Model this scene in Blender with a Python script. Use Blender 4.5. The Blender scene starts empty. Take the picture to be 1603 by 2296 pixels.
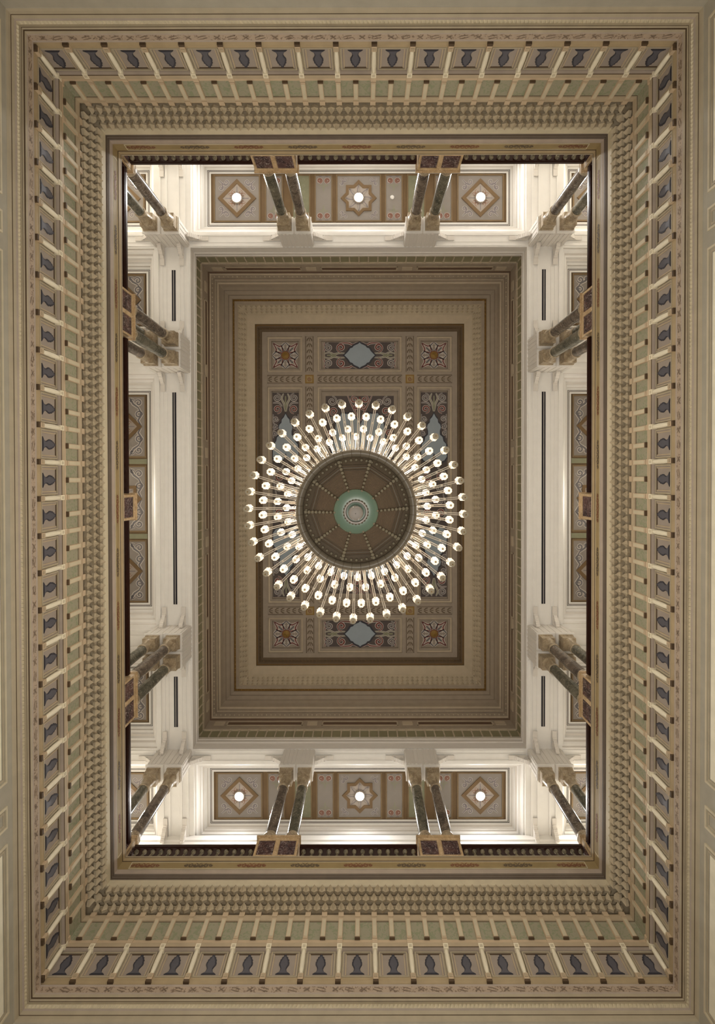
import bpy, math, random
from mathutils import Matrix, Vector
random.seed(7)
PI = math.pi
scn = bpy.context.scene
COL = scn.collection

# ------------------------------------------------------------------ camera
# photo taken from the floor looking straight up.  World: +X = right in the photo, +Y = down in the photo, +Z = up
W3 = Vector((0.01001052, 0.00075638, -0.00180462))
RC = Matrix.Rotation(W3.length, 3, W3.normalized())
RT = RC.transposed()
ex, ey, ez = RT @ Vector((1, 0, 0)), RT @ Vector((0, 1, 0)), RT @ Vector((0, 0, 1))
cam_d = bpy.data.cameras.new('camera')
cam = bpy.data.objects.new('camera', cam_d); COL.objects.link(cam)
m3 = Matrix((ex, -ey, -ez)).transposed()
cam.matrix_world = Matrix.Translation((0.181, -1.001, 0)) @ m3.to_4x4()
cam_d.sensor_fit = 'AUTO'; cam_d.sensor_width = 36
cam_d.lens = 1180 / 2296 * 36
cam_d.shift_x = (801.5 - 812.905) / 2296
cam_d.shift_y = (1082.949 - 1148) / 2296
cam_d.clip_end = 200
scn.camera = cam

# ------------------------------------------------------------------ light levels
AMBIENT = 0.12          # soft warm light of the hall below
GAL_W = 265             # every gallery ceiling light
CHAND_W = 95            # every one of the lamps that stand for the glow of the chandelier
EXPO = 0.0
def lin(c):
    return tuple(((v / 255) / 12.92 if v / 255 <= 0.04045 else ((v / 255 + 0.055) / 1.055) ** 2.4) for v in c)
hl = bpy.data.lights.new('hall_floor_fill', 'POINT'); hl.energy = 4000; hl.color = (1, .935, .85); hl.shadow_soft_size = 2.2
hlo = bpy.data.objects.new('hall_floor_fill', hl); COL.objects.link(hlo); hlo.location = (0, 0, -1.2)    # added unseen fill at floor level, stands for light of the lower storey
world = bpy.data.worlds.new('hall_light'); scn.world = world
world.use_nodes = True
bg = world.node_tree.nodes['Background']
bg.inputs[0].default_value = (1.0, 0.95, 0.87, 1); bg.inputs[1].default_value = AMBIENT
scn.view_settings.view_transform = 'Standard'; scn.view_settings.look = 'None'
scn.view_settings.exposure = EXPO; scn.view_settings.gamma = 1
scn.view_settings.use_curve_mapping = False
try:
    scn.cycles.max_bounces = 8; scn.cycles.diffuse_bounces = 5; scn.cycles.glossy_bounces = 3
    scn.cycles.transmission_bounces = 4; scn.cycles.sample_clamp_indirect = 4
    scn.cycles.use_denoising = True
except Exception:
    pass

# ------------------------------------------------------------------ materials
MATS = {}
def mat(name, rgb, rough=0.6, var=0.06, scale=3.0, bump=0.0, metal=0.0, emit=0, spec=0.3):
    m = bpy.data.materials.new(name); m.use_nodes = True
    nt = m.node_tree; b = nt.nodes['Principled BSDF']
    c = lin(rgb)
    b.inputs['Roughness'].default_value = rough
    b.inputs['Metallic'].default_value = metal
    b.inputs['Specular IOR Level'].default_value = spec
    b.inputs['Base Color'].default_value = (*c, 1)
    if var:
        tc = nt.nodes.new('ShaderNodeTexCoord')
        no = nt.nodes.new('ShaderNodeTexNoise'); no.inputs['Scale'].default_value = scale; no.inputs['Detail'].default_value = 5
        rp = nt.nodes.new('ShaderNodeMapRange')
        rp.inputs['From Min'].default_value = 0.3; rp.inputs['From Max'].default_value = 0.7
        rp.inputs['To Min'].default_value = 1 - var; rp.inputs['To Max'].default_value = 1 + var
        mx = nt.nodes.new('ShaderNodeVectorMath'); mx.operation = 'SCALE'
        mx.inputs[0].default_value = c
        nt.links.new(tc.outputs['Object'], no.inputs['Vector'])
        nt.links.new(no.outputs['Fac'], rp.inputs['Value'])
        nt.links.new(rp.outputs['Result'], mx.inputs['Scale'])
        nt.links.new(mx.outputs['Vector'], b.inputs['Base Color'])
        if bump:
            bp = nt.nodes.new('ShaderNodeBump'); bp.inputs['Strength'].default_value = bump; bp.inputs['Distance'].default_value = 0.02
            nt.links.new(no.outputs['Fac'], bp.inputs['Height']); nt.links.new(bp.outputs['Normal'], b.inputs['Normal'])
    if emit:
        b.inputs['Emission Color'].default_value = (*c, 1); b.inputs['Emission Strength'].default_value = emit
    MATS[name] = m
    return m

def marble(name, base, dark, vein, scale=2.0, rough=0.18, veinw=0.06):
    m = bpy.data.materials.new(name); m.use_nodes = True
    nt = m.node_tree; N = nt.nodes; Lk = nt.links; b = N['Principled BSDF']
    b.inputs['Roughness'].default_value = rough; b.inputs['Specular IOR Level'].default_value = 0.5
    tc = N.new('ShaderNodeTexCoord')
    oi = N.new('ShaderNodeObjectInfo')
    ad = N.new('ShaderNodeVectorMath'); ad.operation = 'MULTIPLY_ADD'
    Lk.new(oi.outputs['Random'], ad.inputs[0]); ad.inputs[1].default_value = (37, 23, 11); Lk.new(tc.outputs['Object'], ad.inputs[2])
    n1 = N.new('ShaderNodeTexNoise'); n1.inputs['Scale'].default_value = scale; n1.inputs['Detail'].default_value = 8; n1.inputs['Distortion'].default_value = 1.0
    Lk.new(ad.outputs[0], n1.inputs['Vector'])
    r1 = N.new('ShaderNodeValToRGB'); e = r1.color_ramp.elements
    e[0].position = 0.35; e[0].color = (*lin(dark), 1); e[1].position = 0.65; e[1].color = (*lin(base), 1)
    Lk.new(n1.outputs['Fac'], r1.inputs['Fac'])
    n2 = N.new('ShaderNodeTexNoise'); n2.inputs['Scale'].default_value = scale * 1.3; n2.inputs['Detail'].default_value = 6; n2.inputs['Distortion'].default_value = 2.2
    Lk.new(ad.outputs[0], n2.inputs['Vector'])
    r2 = N.new('ShaderNodeValToRGB'); e = r2.color_ramp.elements
    e[0].position = 0.5 - veinw; e[0].color = (0, 0, 0, 1); e[1].position = 0.5 + veinw; e[1].color = (0, 0, 0, 1)
    k = r2.color_ramp.elements.new(0.5); k.color = (1, 1, 1, 1)
    Lk.new(n2.outputs['Fac'], r2.inputs['Fac'])
    mx = N.new('ShaderNodeMix'); mx.data_type = 'RGBA'
    Lk.new(r2.outputs['Color'], mx.inputs['Factor']); Lk.new(r1.outputs['Color'], mx.inputs['A'])
    mx.inputs['B'].default_value = (*lin(vein), 1)
    Lk.new(mx.outputs['Result'], b.inputs['Base Color'])
    MATS[name] = m
    return m

def leafy(name, base, leaf, sx=6.0, thr=0.52):
    """painted plaster with small soft leaf marks"""
    m = bpy.data.materials.new(name); m.use_nodes = True
    nt = m.node_tree; N = nt.nodes; Lk = nt.links; b = N['Principled BSDF']; b.inputs['Roughness'].default_value = 0.7
    tc = N.new('ShaderNodeTexCoord'); v = N.new('ShaderNodeTexNoise')
    v.inputs['Scale'].default_value = sx; v.inputs['Detail'].default_value = 3; v.inputs['Distortion'].default_value = 1.2
    Lk.new(tc.outputs['Object'], v.inputs['Vector'])
    r = N.new('ShaderNodeValToRGB'); e = r.color_ramp.elements
    e[0].position = thr; e[0].color = (*lin(base), 1); e[1].position = thr + 0.06; e[1].color = (*lin(leaf), 1)
    Lk.new(v.outputs['Fac'], r.inputs['Fac']); Lk.new(r.outputs['Color'], b.inputs['Base Color'])
    MATS[name] = m
    return m

mat('stone', (180, 167, 142)); mat('cream', (208, 196, 168)); mat('tan', (184, 166, 138)); mat('rosy', (178, 163, 148))
mat('greywall', (172, 165, 148)); mat('brownline', (92, 74, 54)); mat('ledge', (176, 156, 122)); mat('ochre', (158, 138, 98))  # brownline: groove shade painted into thin moulding bands; also plain brown on small blocks
mat('shaftcream', (240, 230, 204)); mat('nichegrey', (160, 148, 136)); mat('nichedark', (60, 59, 66), rough=0.5)
mat('leafpaint', (132, 114, 96)); mat('litcream', (240, 232, 208)); mat('nicheinner', (92, 90, 96), rough=0.5); mat('pilaster', (202, 180, 150)); mat('muq', (190, 175, 148)); mat('redpaint', (128, 86, 62)); mat('darkpaint', (104, 90, 72))
mat('stripe', (112, 101, 90))
leafy('greenpanel', (158, 152, 128), (142, 146, 116), 9.0); leafy('leaffrieze', (180, 160, 138), (132, 112, 92), 14.0, 0.56)
mat('white', (238, 236, 232), rough=0.5, var=0.02); mat('offwhite', (222, 217, 210), rough=0.55, var=0.02)
mat('whitegrey', (196, 192, 187), var=0.02); mat('black', (30, 28, 30)); mat('slot', (34, 32, 40), rough=0.4)
mat('gfloor', (215, 208, 196), rough=0.35)
mat('attic', (158, 145, 128)); mat('atticdark', (132, 118, 102)); mat('atticgreen', (136, 130, 102)); mat('atticline', (186, 172, 150))
mat('maroon', (104, 82, 66)); mat('goldrope', (120, 90, 44)); mat('lattice', (180, 166, 142)); mat('plaintan', (188, 174, 150))
mat('framebrown', (98, 82, 62)); mat('ceilfield', (156, 144, 130)); mat('blue', (156, 168, 178), var=0.03)
mat('red', (116, 58, 54)); mat('dkblue', (64, 64, 72)); mat('outline', (204, 196, 188), var=0); mat('greyleaf', (112, 108, 110), var=0)
mat('arabground', (88, 80, 78)); mat('gold', (142, 112, 58)); mat('olive', (140, 140, 118))
mat('pgrey', (140, 133, 126), var=0.03); mat('pbrown', (112, 90, 62)); mat('pbrown2', (122, 102, 74)); mat('pgreen', (132, 132, 108))
mat('plight', (156, 146, 136)); mat('rose', (128, 90, 76), var=0); mat('scrolldark', (122, 114, 116), var=0)
mat('mahogany', (44, 18, 10), rough=0.35)
marble('colgreen', (112, 108, 94), (72, 72, 62), (170, 164, 146), 2.0, veinw=0.012)
marble('colplum', (118, 106, 94), (76, 68, 62), (176, 164, 148), 2.2, veinw=0.012)
marble('purple', (98, 72, 68), (58, 44, 46), (190, 176, 170), 3.0, veinw=0.016)
marble('beige', (206, 178, 138), (170, 142, 106), (222, 200, 168), 2.6, rough=0.3, veinw=0.03)
marble('capstone', (172, 156, 130), (134, 116, 92), (196, 182, 156), 3.5, rough=0.4, veinw=0.03)
marble('balstone', (134, 124, 102), (84, 78, 64), (160, 150, 124), 5.0, rough=0.12, veinw=0.02)
mat('chcream', (124, 114, 97), rough=0.35, var=0.03); mat('charm', (226, 214, 196), rough=0.3, var=0)
mat('chdark', (96, 82, 62), rough=0.4); mat('chpanel', (140, 122, 102), rough=0.4); mat('chbead', (150, 140, 118), rough=0.25)
mat('chgreen', (120, 142, 122), rough=0.25, var=0.03); mat('chglass', (176, 168, 160), rough=0.1)
mat('shade', (250, 232, 206), rough=0.3, var=0, emit=.95); mat('globe', (176, 164, 140), rough=0.05, var=0, emit=0.05, spec=1.0)
mat('lampface', (255, 244, 226), var=0, emit=22); mat('brass', (160, 126, 70), rough=0.3, metal=0.6)

# ------------------------------------------------------------------ mesh builder
class MB:
    def __init__(s): s.v = []; s.f = []; s.m = []; s.names = []; s.sm = []
    def mi(s, name):
        if name not in s.names: s.names.append(name)
        return s.names.index(name)
    def face(s, pts, m, smooth=False):
        i = len(s.v); s.v += [tuple(p) for p in pts]; s.f.append(tuple(range(i, i + len(pts)))); s.m.append(s.mi(m)); s.sm.append(smooth)
    def grid(s, rows, m, closed=False, smooth=True):
        i = len(s.v); n = len(rows[0])
        for r in rows: s.v += [tuple(p) for p in r]
        k = s.mi(m)
        for a in range(len(rows) - 1):
            for b in range(n if closed else n - 1):
                c = (b + 1) % n
                s.f.append((i + a * n + b, i + a * n + c, i + (a + 1) * n + c, i + (a + 1) * n + b)); s.m.append(k); s.sm.append(smooth)
    def box(s, x0, x1, y0, y1, z0, z1, m):
        P = [(x0, y0, z0), (x1, y0, z0), (x1, y1, z0), (x0, y1, z0), (x0, y0, z1), (x1, y0, z1), (x1, y1, z1), (x0, y1, z1)]
        s.hexa(P, m)
    def hexa(s, P, m):
        i = len(s.v); s.v += [tuple(p) for p in P]; k = s.mi(m)
        for f in ((0, 3, 2, 1), (4, 5, 6, 7), (0, 1, 5, 4), (1, 2, 6, 5), (2, 3, 7, 6), (3, 0, 4, 7)):
            s.f.append(tuple(i + j for j in f)); s.m.append(k); s.sm.append(False)
    def lathe(s, prof, m, n=16, c=(0, 0, 0), cap=True, smooth=True):
        rows = [[(c[0] + r * math.cos(2 * PI * j / n), c[1] + r * math.sin(2 * PI * j / n), c[2] + z) for j in range(n)] for r, z in prof]
        s.grid(rows, m, True, smooth)
        if cap:
            s.face(rows[0][::-1], m); s.face(rows[-1], m)
    def tube(s, a, b, r, m, n=6, r2=None):
        a = Vector(a); b = Vector(b); d = (b - a).normalized()
        u = d.orthogonal().normalized(); w = d.cross(u); r2 = r if r2 is None else r2
        rows = [[p + (u * math.cos(2 * PI * j / n) + w * math.sin(2 * PI * j / n)) * q for j in range(n)] for p, q in ((a, r), (b, r2))]
        s.grid(rows, m, True)
        s.face(rows[0][::-1], m); s.face(rows[1], m)
    def ball(s, c, r, m, n=8, k=5, sz=1.0):
        rows = [[(c[0] + r * math.sin(PI * i / k) * math.cos(2 * PI * j / n), c[1] + r * math.sin(PI * i / k) * math.sin(2 * PI * j / n), c[2] - r * sz * math.cos(PI * i / k)) for j in range(n)] for i in range(k + 1)]
        s.grid(rows, m, True)
    def poly_prism(s, pts2, F, d0, d1, m):
        """outline pts2 in frame F, extruded from offset d0 to d1"""
        a = [F(u, v, d0) for u, v in pts2]; b = [F(u, v, d1) for u, v in pts2]
        s.face(b, m); s.face(a[::-1], m)
        n = len(a)
        for i in range(n): s.face([a[i], a[(i + 1) % n], b[(i + 1) % n], b[i]], m)
    def ribbon(s, pts, w, F, off, m, taper=True):
        n = len(pts); L = []; R = []
        for i, (x, y) in enumerate(pts):
            x0, y0 = pts[max(i - 1, 0)]; x1, y1 = pts[min(i + 1, n - 1)]
            dx, dy = x1 - x0, y1 - y0; l = math.hypot(dx, dy) or 1
            ww = w * 0.5 * ((0.45 + 0.55 * math.sin(PI * (i + 0.5) / n)) if taper else 1)
            L.append(F(x - dy / l * ww, y + dx / l * ww, off)); R.append(F(x + dy / l * ww, y - dx / l * ww, off))
        s.grid([L, R], m, False, False)
    def build(s, name, parent=None, loc=None, rz=0):
        me = bpy.data.meshes.new(name)
        me.from_pydata(s.v, [], s.f)
        for nm in s.names: me.materials.append(MATS[nm])
        me.polygons.foreach_set('material_index', s.m)
        me.polygons.foreach_set('use_smooth', s.sm)
        me.update()
        o = bpy.data.objects.new(name, me); COL.objects.link(o)
        if parent is not None: o.parent = parent
        if loc is not None: o.location = loc
        if rz: o.rotation_euler = (0, 0, rz)
        return o

def tag(o, label, cat, group=None, kind=None):
    o['label'] = label; o['category'] = cat
    if group: o['group'] = group
    if kind: o['kind'] = kind
    return o
def thing(name, label, cat, loc=(0, 0, 0), rz=0, group=None):
    o = bpy.data.objects.new(name, None); COL.objects.link(o); o.empty_display_size = 0.1
    o.location = loc; o.rotation_euler = (0, 0, rz)
    return tag(o, label, cat, group)
def struct(mb, name, label=None):
    o = mb.build(name); o['kind'] = 'structure'
    if label: o['label'] = label
    return o
def dup(src, loc, rz, label, group=None):
    r = src.copy(); COL.objects.link(r); r.location = loc; r.rotation_euler = (0, 0, rz); r['label'] = label
    if group: r['group'] = group
    for ch in src.children:
        c = ch.copy(); COL.objects.link(c); c.parent = r
        for g in ch.children:
            d = g.copy(); COL.objects.link(d); d.parent = c
    return r
class Repeat:
    """first call uses the prototype, the later calls copy it"""
    def __init__(s, proto): s.p = proto; s.used = False
    def put(s, loc, rz, label, group=None):
        if not s.used:
            s.used = True; s.p.location = loc; s.p.rotation_euler = (0, 0, rz); s.p['label'] = label
            if group: s.p['group'] = group
            return s.p
        return dup(s.p, loc, rz, label, group)
def nth(n):
    return '%d%s' % (n, 'th' if 10 <= n % 100 <= 20 else {1: 'st', 2: 'nd', 3: 'rd'}.get(n % 10, 'th'))

DEL = 3.874   # half-length minus half-width of every rectangle of the hall
def rect(hx, hy, z, cx=0, cy=0): return [(cx - hx, cy - hy, z), (cx + hx, cy - hy, z), (cx + hx, cy + hy, z), (cx - hx, cy + hy, z)]
def ringloft(mb, prof):
    """prof: (a, z, material of the band that starts here [, dh])"""
    for p, q in zip(prof, prof[1:]):
        A = rect(p[0], p[0] + DEL + (p[3] if len(p) > 3 else 0), p[1]); B = rect(q[0], q[0] + DEL + (q[3] if len(q) > 3 else 0), q[1])
        for i in range(4):
            j = (i + 1) % 4
            mb.face([A[i], A[j], B[j], B[i]], p[2])
SIDES = ('top', 'right', 'bottom', 'left')
RZ = {'top': 0, 'bottom': PI, 'left': -PI / 2, 'right': PI / 2}
def P(side, s, a, z):
    """s = position along the side (left->right or top->bottom in the photo)"""
    if side == 'top': return (s, -(a + DEL), z)
    if side == 'bottom': return (s, a + DEL, z)
    if side == 'left': return (-a, s, z)
    return (a, s, z)
def FR(side, a, off_in=True):
    def F(u, v, d): return P(side, u, a - d, v)
    return F
def half(side, a): return a + (DEL if side in ('left', 'right') else 0)
FROM = {'top': 'left', 'bottom': 'left', 'left': 'top', 'right': 'top'}

def sbox(mb, side, s0, s1, a0, a1, z0, z1, m):
    pts = [P(side, s0, a0, z0), P(side, s1, a0, z0), P(side, s1, a1, z0), P(side, s0, a1, z0), P(side, s0, a0, z1), P(side, s1, a0, z1), P(side, s1, a1, z1), P(side, s0, a1, z1)]
    mb.hexa(pts, m)

# ------------------------------------------------------------------ hall walls and the outer cornice
mb = MB()
ringloft(mb, [(8.27, 9.0, 'greywall'), (8.27, 12.56, 'greywall'), (8.26, 12.57, 'stone')])
struct(mb, 'wall_hall', 'grey cream wall below the outer cornice')
# raised frames of the wall panels at the picture's edges
k = 0
for side in ('left', 'right'):
    for (s0, s1) in ((-6.35, 6.2), (-7.28, -6.75), (6.75, 7.28), (-11.7, -7.65), (7.65, 11.7)):
        mb = MB()
        for (i, m, d) in ((0, 'cream', .03), (.09, 'stone', .015)):
            z1 = 12.37 - i; a = s0 + i; b = s1 - i
            sbox(mb, side, a + .05, b - .05, 8.27, 8.27 - d, z1 - .04, z1, m)
            sbox(mb, side, a, a + .05, 8.27, 8.27 - d, 9.2, z1, m); sbox(mb, side, b - .05, b, 8.27, 8.27 - d, 9.2, z1, m)
        if s1 - s0 > 1: sbox(mb, side, s0 + .17, s1 - .17, 8.27, 8.262, 9.2, 12.2, 'litcream')  # panel field painted paler to stand for bright light falling on it
        k += 1; struct(mb, 'trim_%d' % k, 'moulded wall panel frame at the photo\'s %s edge' % side)
mb = MB()
ringloft(mb, [(8.26, 12.57, 'stone'), (8.24, 12.62, 'stone'), (8.235, 12.70, 'brownline'), (8.22, 12.705, 'stone'), (8.20, 12.78, 'rosy'),
              (8.17, 12.81, 'stone'), (8.20, 12.83, 'cream'), (8.20, 12.95, 'stone'), (8.15, 12.955, 'brownline'), (8.147, 12.97, 'stone'), (8.14, 13.02, 'brownline'),
              (8.11, 13.03, 'stone'), (8.105, 13.10, 'rosy'), (8.10, 13.14, 'leaffrieze'), (8.095, 13.29, 'rosy'), (8.085, 13.335, 'brownline'),
              (8.10, 13.345, 'ledge'), (8.14, 13.36, 'ledge'), (8.12, 13.47, 'ledge'), (8.12, 13.56, 'stone'), (8.17, 13.57, 'stone'), (8.17, 14.30, 'rosy'),
              (8.09, 14.31, 'rosy'), (8.03, 14.33, 'brownline'), (8.02, 14.35, 'tan'), (8.02, 14.47, 'tan'), (8.05, 14.50, 'pilaster'), (8.06, 14.60, 'tan'),
              (8.09, 14.64, 'greenpanel'), (8.07, 15.20, 'brownline'), (8.06, 15.212, 'tan'), (8.03, 15.22, 'tan'), (8.01, 15.36, 'tan'), (8.07, 15.38, 'tan'), (8.06, 15.45, 'muq')])
# rope moulding
for side in SIDES:
    H = half(side, 8.16); n = int(H * 2 / 0.1)
    for i in range(n):
        s = -H + (i + .5) * 2 * H / n
        F = FR(side, 8.20)
        a = [F(s - .045, 12.845, 0), F(s - .005, 12.94, 0), F(s + .045, 12.94, 0), F(s + .005, 12.845, 0)]
        top = F(s, 12.89, .045)
        for q in range(4): mb.face([a[q], a[(q + 1) % 4], top], 'cream', False)
for side in SIDES:
    H = half(side, 8.10) - .15; n = int(2 * H / .36); F = FR(side, 8.098)
    for i in range(n):
        s = -H + (i + .5) * 2 * H / n
        for sg in (-1, 1):
            if i % 2 == 1: mb.ribbon([(s + sg * .12, 13.215), (s, 13.215 + sg * .04), (s - sg * .1, 13.215 + sg * .05)], .02, F, .008, 'leafpaint')
            else: mb.ribbon([(s - .07, 13.215 - sg * .05), (s + .07, 13.215 + sg * .05)], .028, F, .010 + sg * .002, 'leafpaint')
k += 1; struct(mb, 'trim_%d' % k, 'outer cornice with rope moulding, leaf frieze and green panel band')

# honeycomb band of pointed drops (three rows)
mb = MB()
rows = [(15.47, 15.73, 8.00, 7.97), (15.735, 15.995, 7.93, 7.91), (16.0, 16.26, 7.87, 7.86)]
ringloft(mb, [(8.06, 15.44, 'muq'), (8.36, 15.46, 'muq'), (8.30, 16.24, 'muq'), (7.84, 16.26, 'muq')])
for side in SIDES:
    for ri, (z0, z1, a0, a1) in enumerate(rows):
        H = half(side, a1) - .01; n = int(round(H * 2 / 0.245)); w = 2 * H / n
        F = FR(side, a0)
        sbox(mb, side, -H, H, a0 + .02, a0 + .30, z1 - .012, z1, 'muq')
        for i in range(-1, n + 1):
            s = -H + (i + .5) * w
            if ri == 1: s += w / 2
            if s - w / 2 < -H - .13 or s + w / 2 > H + .13: continue
            hh = z1 - z0; e = w * .44; et = w * .27
            tip = F(s, z0 - .01, .05); l = F(s - e, z0 + hh * .52, -.015); r = F(s + e, z0 + hh * .52, -.015)
            tl = F(s - et, z1, .0); tr = F(s + et, z1, .0); tc = F(s, z1, .09)
            back = [F(s, z0 + .01, -.05), F(s - e, z0 + hh * .52, -.08), F(s - et, z1, -.08), F(s + et, z1, -.08), F(s + e, z0 + hh * .52, -.08)]
            mb.face([tip, l, tl, tc], 'muq'); mb.face([tip, tc, tr, r], 'muq')
            mb.face([back[0], back[1], l, tip], 'muq'); mb.face([back[0], tip, r, back[4]], 'muq')
            mb.face([back[1], back[2], tl, l], 'muq'); mb.face([back[4], r, tr, back[3]], 'muq')
            mb.face([back[0], back[4], back[3], back[2], back[1]], 'muq')
k += 1; struct(mb, 'trim_%d' % k, 'honeycomb band of three rows of pointed plaster drops')

# plain soffit, mouldings and gold painted frieze of the balcony edge
mb = MB()
ringloft(mb, [(7.86, 16.25, 'cream'), (7.83, 16.27, 'cream'), (7.825, 16.50, 'brownline'), (7.85, 16.51, 'stripe'), (7.84, 16.58, 'brownline'), (7.825, 16.585, 'stripe'),
              (7.82, 16.65, 'brownline'), (7.81, 16.655, 'stripe'), (7.805, 16.73, 'rosy'), (7.79, 16.84, 'rosy'), (7.79, 16.90, 'brownline'), (7.80, 16.915, 'ochre'),
              (7.79, 17.24, 'brownline'), (7.77, 17.255, 'ledge'), (7.765, 17.40, 'brownline'), (7.76, 17.415, 'stone'), (7.76, 17.46, 'stone'), (7.95, 17.47, 'stone')])
def spiral(cx, cy, r, turns=1.4, a0=0.0, d=1, n=18, r_in=.16):
    out = []
    for i in range(n + 1):
        t = i / n; rr = r * (1 - (1 - r_in) * t); a = a0 + d * 2 * PI * turns * t
        out.append((cx + rr * math.cos(a), cy + rr * math.sin(a)))
    return out
for side in SIDES:
    H = half(side, 7.79); n = int((H - .6) / 1.74)
    F = FR(side, 7.80)
    for i in range(-n, n + 1):
        c = i * 1.74; m = 'redpaint' if i % 2 == 0 else 'darkpaint'
        for sg in (-1, 1):
            for (dx, r) in ((.10, .10), (.26, .09), (.41, .06)):
                mb.ribbon(spiral(c + sg * dx, 17.075, r, 1.2, PI / 2 if dx != .24 else -PI / 2, sg, 12), .045, F, .012, m)
        mb.ribbon([(c - .48, 17.075), (c - .3, 17.12), (c, 17.03), (c + .3, 17.12), (c + .48, 17.075)], .03, F, .014, m)
    # thin raised border of the painted band
    for (z, q) in ((16.93, 0), (17.22, 0)):
        sbox(mb, side, -H + .35, H - .35, 7.80, 7.785, z - .012, z + .012, 'cream')
    for sg in (-1, 1): sbox(mb, side, sg * (H - .35) - .012, sg * (H - .35) + .012, 7.80, 7.785, 16.93, 17.22, 'cream')
k += 1; struct(mb, 'trim_%d' % k, 'balcony edge with striped mouldings and ochre band of painted scrolls')

# ------------------------------------------------------------------ colonnettes, niche panels, small pilasters
def make_colonnette():
    t = thing('colonnette', '', 'colonnette')
    b = MB(); b.box(-.070, .070, -.06, .066, 0.0, .07, 'brownline'); b.box(-.066, .066, -.06, .06, .07, .24, 'pilaster')
    b.box(-.045, .045, .062, .072, .13, .21, 'tan'); b.build('base_block', t)
    s = MB(); s.lathe([(.05, .24), (.058, .26), (.045, .285), (.056, .31), (.066, .5), (.066, .72), (.056, .88), (.045, .93)], 'shaftcream', 12, (0, 0.02, 0)); s.build('shaft', t)
    c = MB(); c.box(-.068, .068, -.06, .085, .93, 1.09, 'shaftcream'); c.box(-.04, .04, .082, .092, .97, 1.05, 'cream')
    c.box(-.075, .075, -.06, .07, 1.09, 1.25, 'pilaster'); c.build('capital', t)
    return Repeat(t)
colR = make_colonnette()
orn = [(-.21, 0), (-.165, .035), (-.12, .06), (-.095, .10), (-.085, .16), (-.11, .22), (-.145, .28), (-.148, .34), (-.125, .39), (-.13, .43), (-.095, .46), (-.09, .51), (-.05, .525), (-.04, .57), (0, .60)]
orn = orn + [(-x, y) for x, y in orn[::-1][1:]]
def make_niche():
    t = thing('niche_panel', '', 'wall panel')
    F = lambda u, v, d: (u, d, v)
    f = MB()
    def bar(x0, x1, z0, z1, d): f.box(x0, x1, -.06, d, z0, z1, 'stone')
    bar(-.385, -.35, 0, .73, .0); bar(.35, .385, 0, .73, .0); bar(-.35, .35, .70, .73, .0); bar(-.35, .35, 0, .03, .0)
    for sg in (-1, 1): f.box(sg * .30 - .015, sg * .30 + .015, -.04, -.012, .05, .67, 'tan')
    f.box(-.3, .3, -.04, -.012, .655, .675, 'brownline')
    f.build('frame', t)
    b = MB(); b.box(-.35, .35, -.05, -.03, .03, .70, 'nichegrey'); b.build('backing', t)
    o = MB(); o.poly_prism([(x * .92, y * .95 + .09) for x, y in orn], F, -.03, -.012, 'nichedark'); o.poly_prism([(x * .66, y * .80 + .12) for x, y in orn], F, -.012, -.008, 'nicheinner'); oo = o.build('arch_ornament', t)
    oo['label'] = 'dark grey keyhole arch ornament'
    return Repeat(t)
nicR = make_niche()
pm = MB(); pm.box(-.066, .066, -.05, .03, 0, .74, 'pilaster'); pm.box(-.078, .078, -.05, .05, .70, .86, 'pilaster'); pm.box(-.045, .045, .03, .036, .06, .62, 'cream')
pilO = tag(pm.build('small_pilaster'), '', 'pilaster'); pilR = Repeat(pilO)
pm = MB(); pm.box(-.066, .066, -.05, .03, 0, .74, 'pilaster'); pm.box(-.078, .078, -.05, .05, .70, .86, 'pilaster'); pm.box(-.045, .045, .03, .036, .06, .62, 'cream'); pm.box(-.075, .075, -.05, .05, -.03, .02, 'brownline')
pilO2 = tag(pm.build('small_pilaster'), '', 'pilaster'); pilR2 = Repeat(pilO2)
for side in SIDES:
    lng = side in ('left', 'right')
    sp = .949 if lng else .975
    nn = 12 if lng else 8
    pos = sorted([sg * (i + .5) * sp for i in range(nn) for sg in (-1, 1)])
    if lng: pos = [-11.87] + pos + [11.87]
    for i, s in enumerate(pos):
        colR.put(P(side, s, 8.10, 13.36), RZ[side], 'slim cream colonnette on the outer cornice, %s side of photo, %s from the %s' % (side, nth(i + 1), FROM[side]), 'colonnettes of the outer cornice, %s side' % side)
    for i in range(-nn, nn + 1):
        if abs(i * sp) + .3 > half(side, 8.12): continue
        nicR.put(P(side, i * sp, 8.11, 13.565), RZ[side], 'niche panel with dark keyhole arch ornament, %s side of photo, %s from the %s' % (side, nth(i + nn + 1), FROM[side]), 'niche panels of the outer cornice, %s side' % side)
    n2 = 0
    for i in range(-2 * nn, 2 * nn + 1):
        s = (i) * sp / 2
        if abs(s) > half(side, 8.0) - .12: continue
        n2 += 1
        R = pilR if i % 2 else pilR2
        R.put(P(side, s, 8.05, 14.62), RZ[side], 'small beige pilaster between green panels, %s side of photo, %s from the %s' % (side, nth(n2), FROM[side]), 'small pilasters of the green band, %s side' % side)

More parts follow.
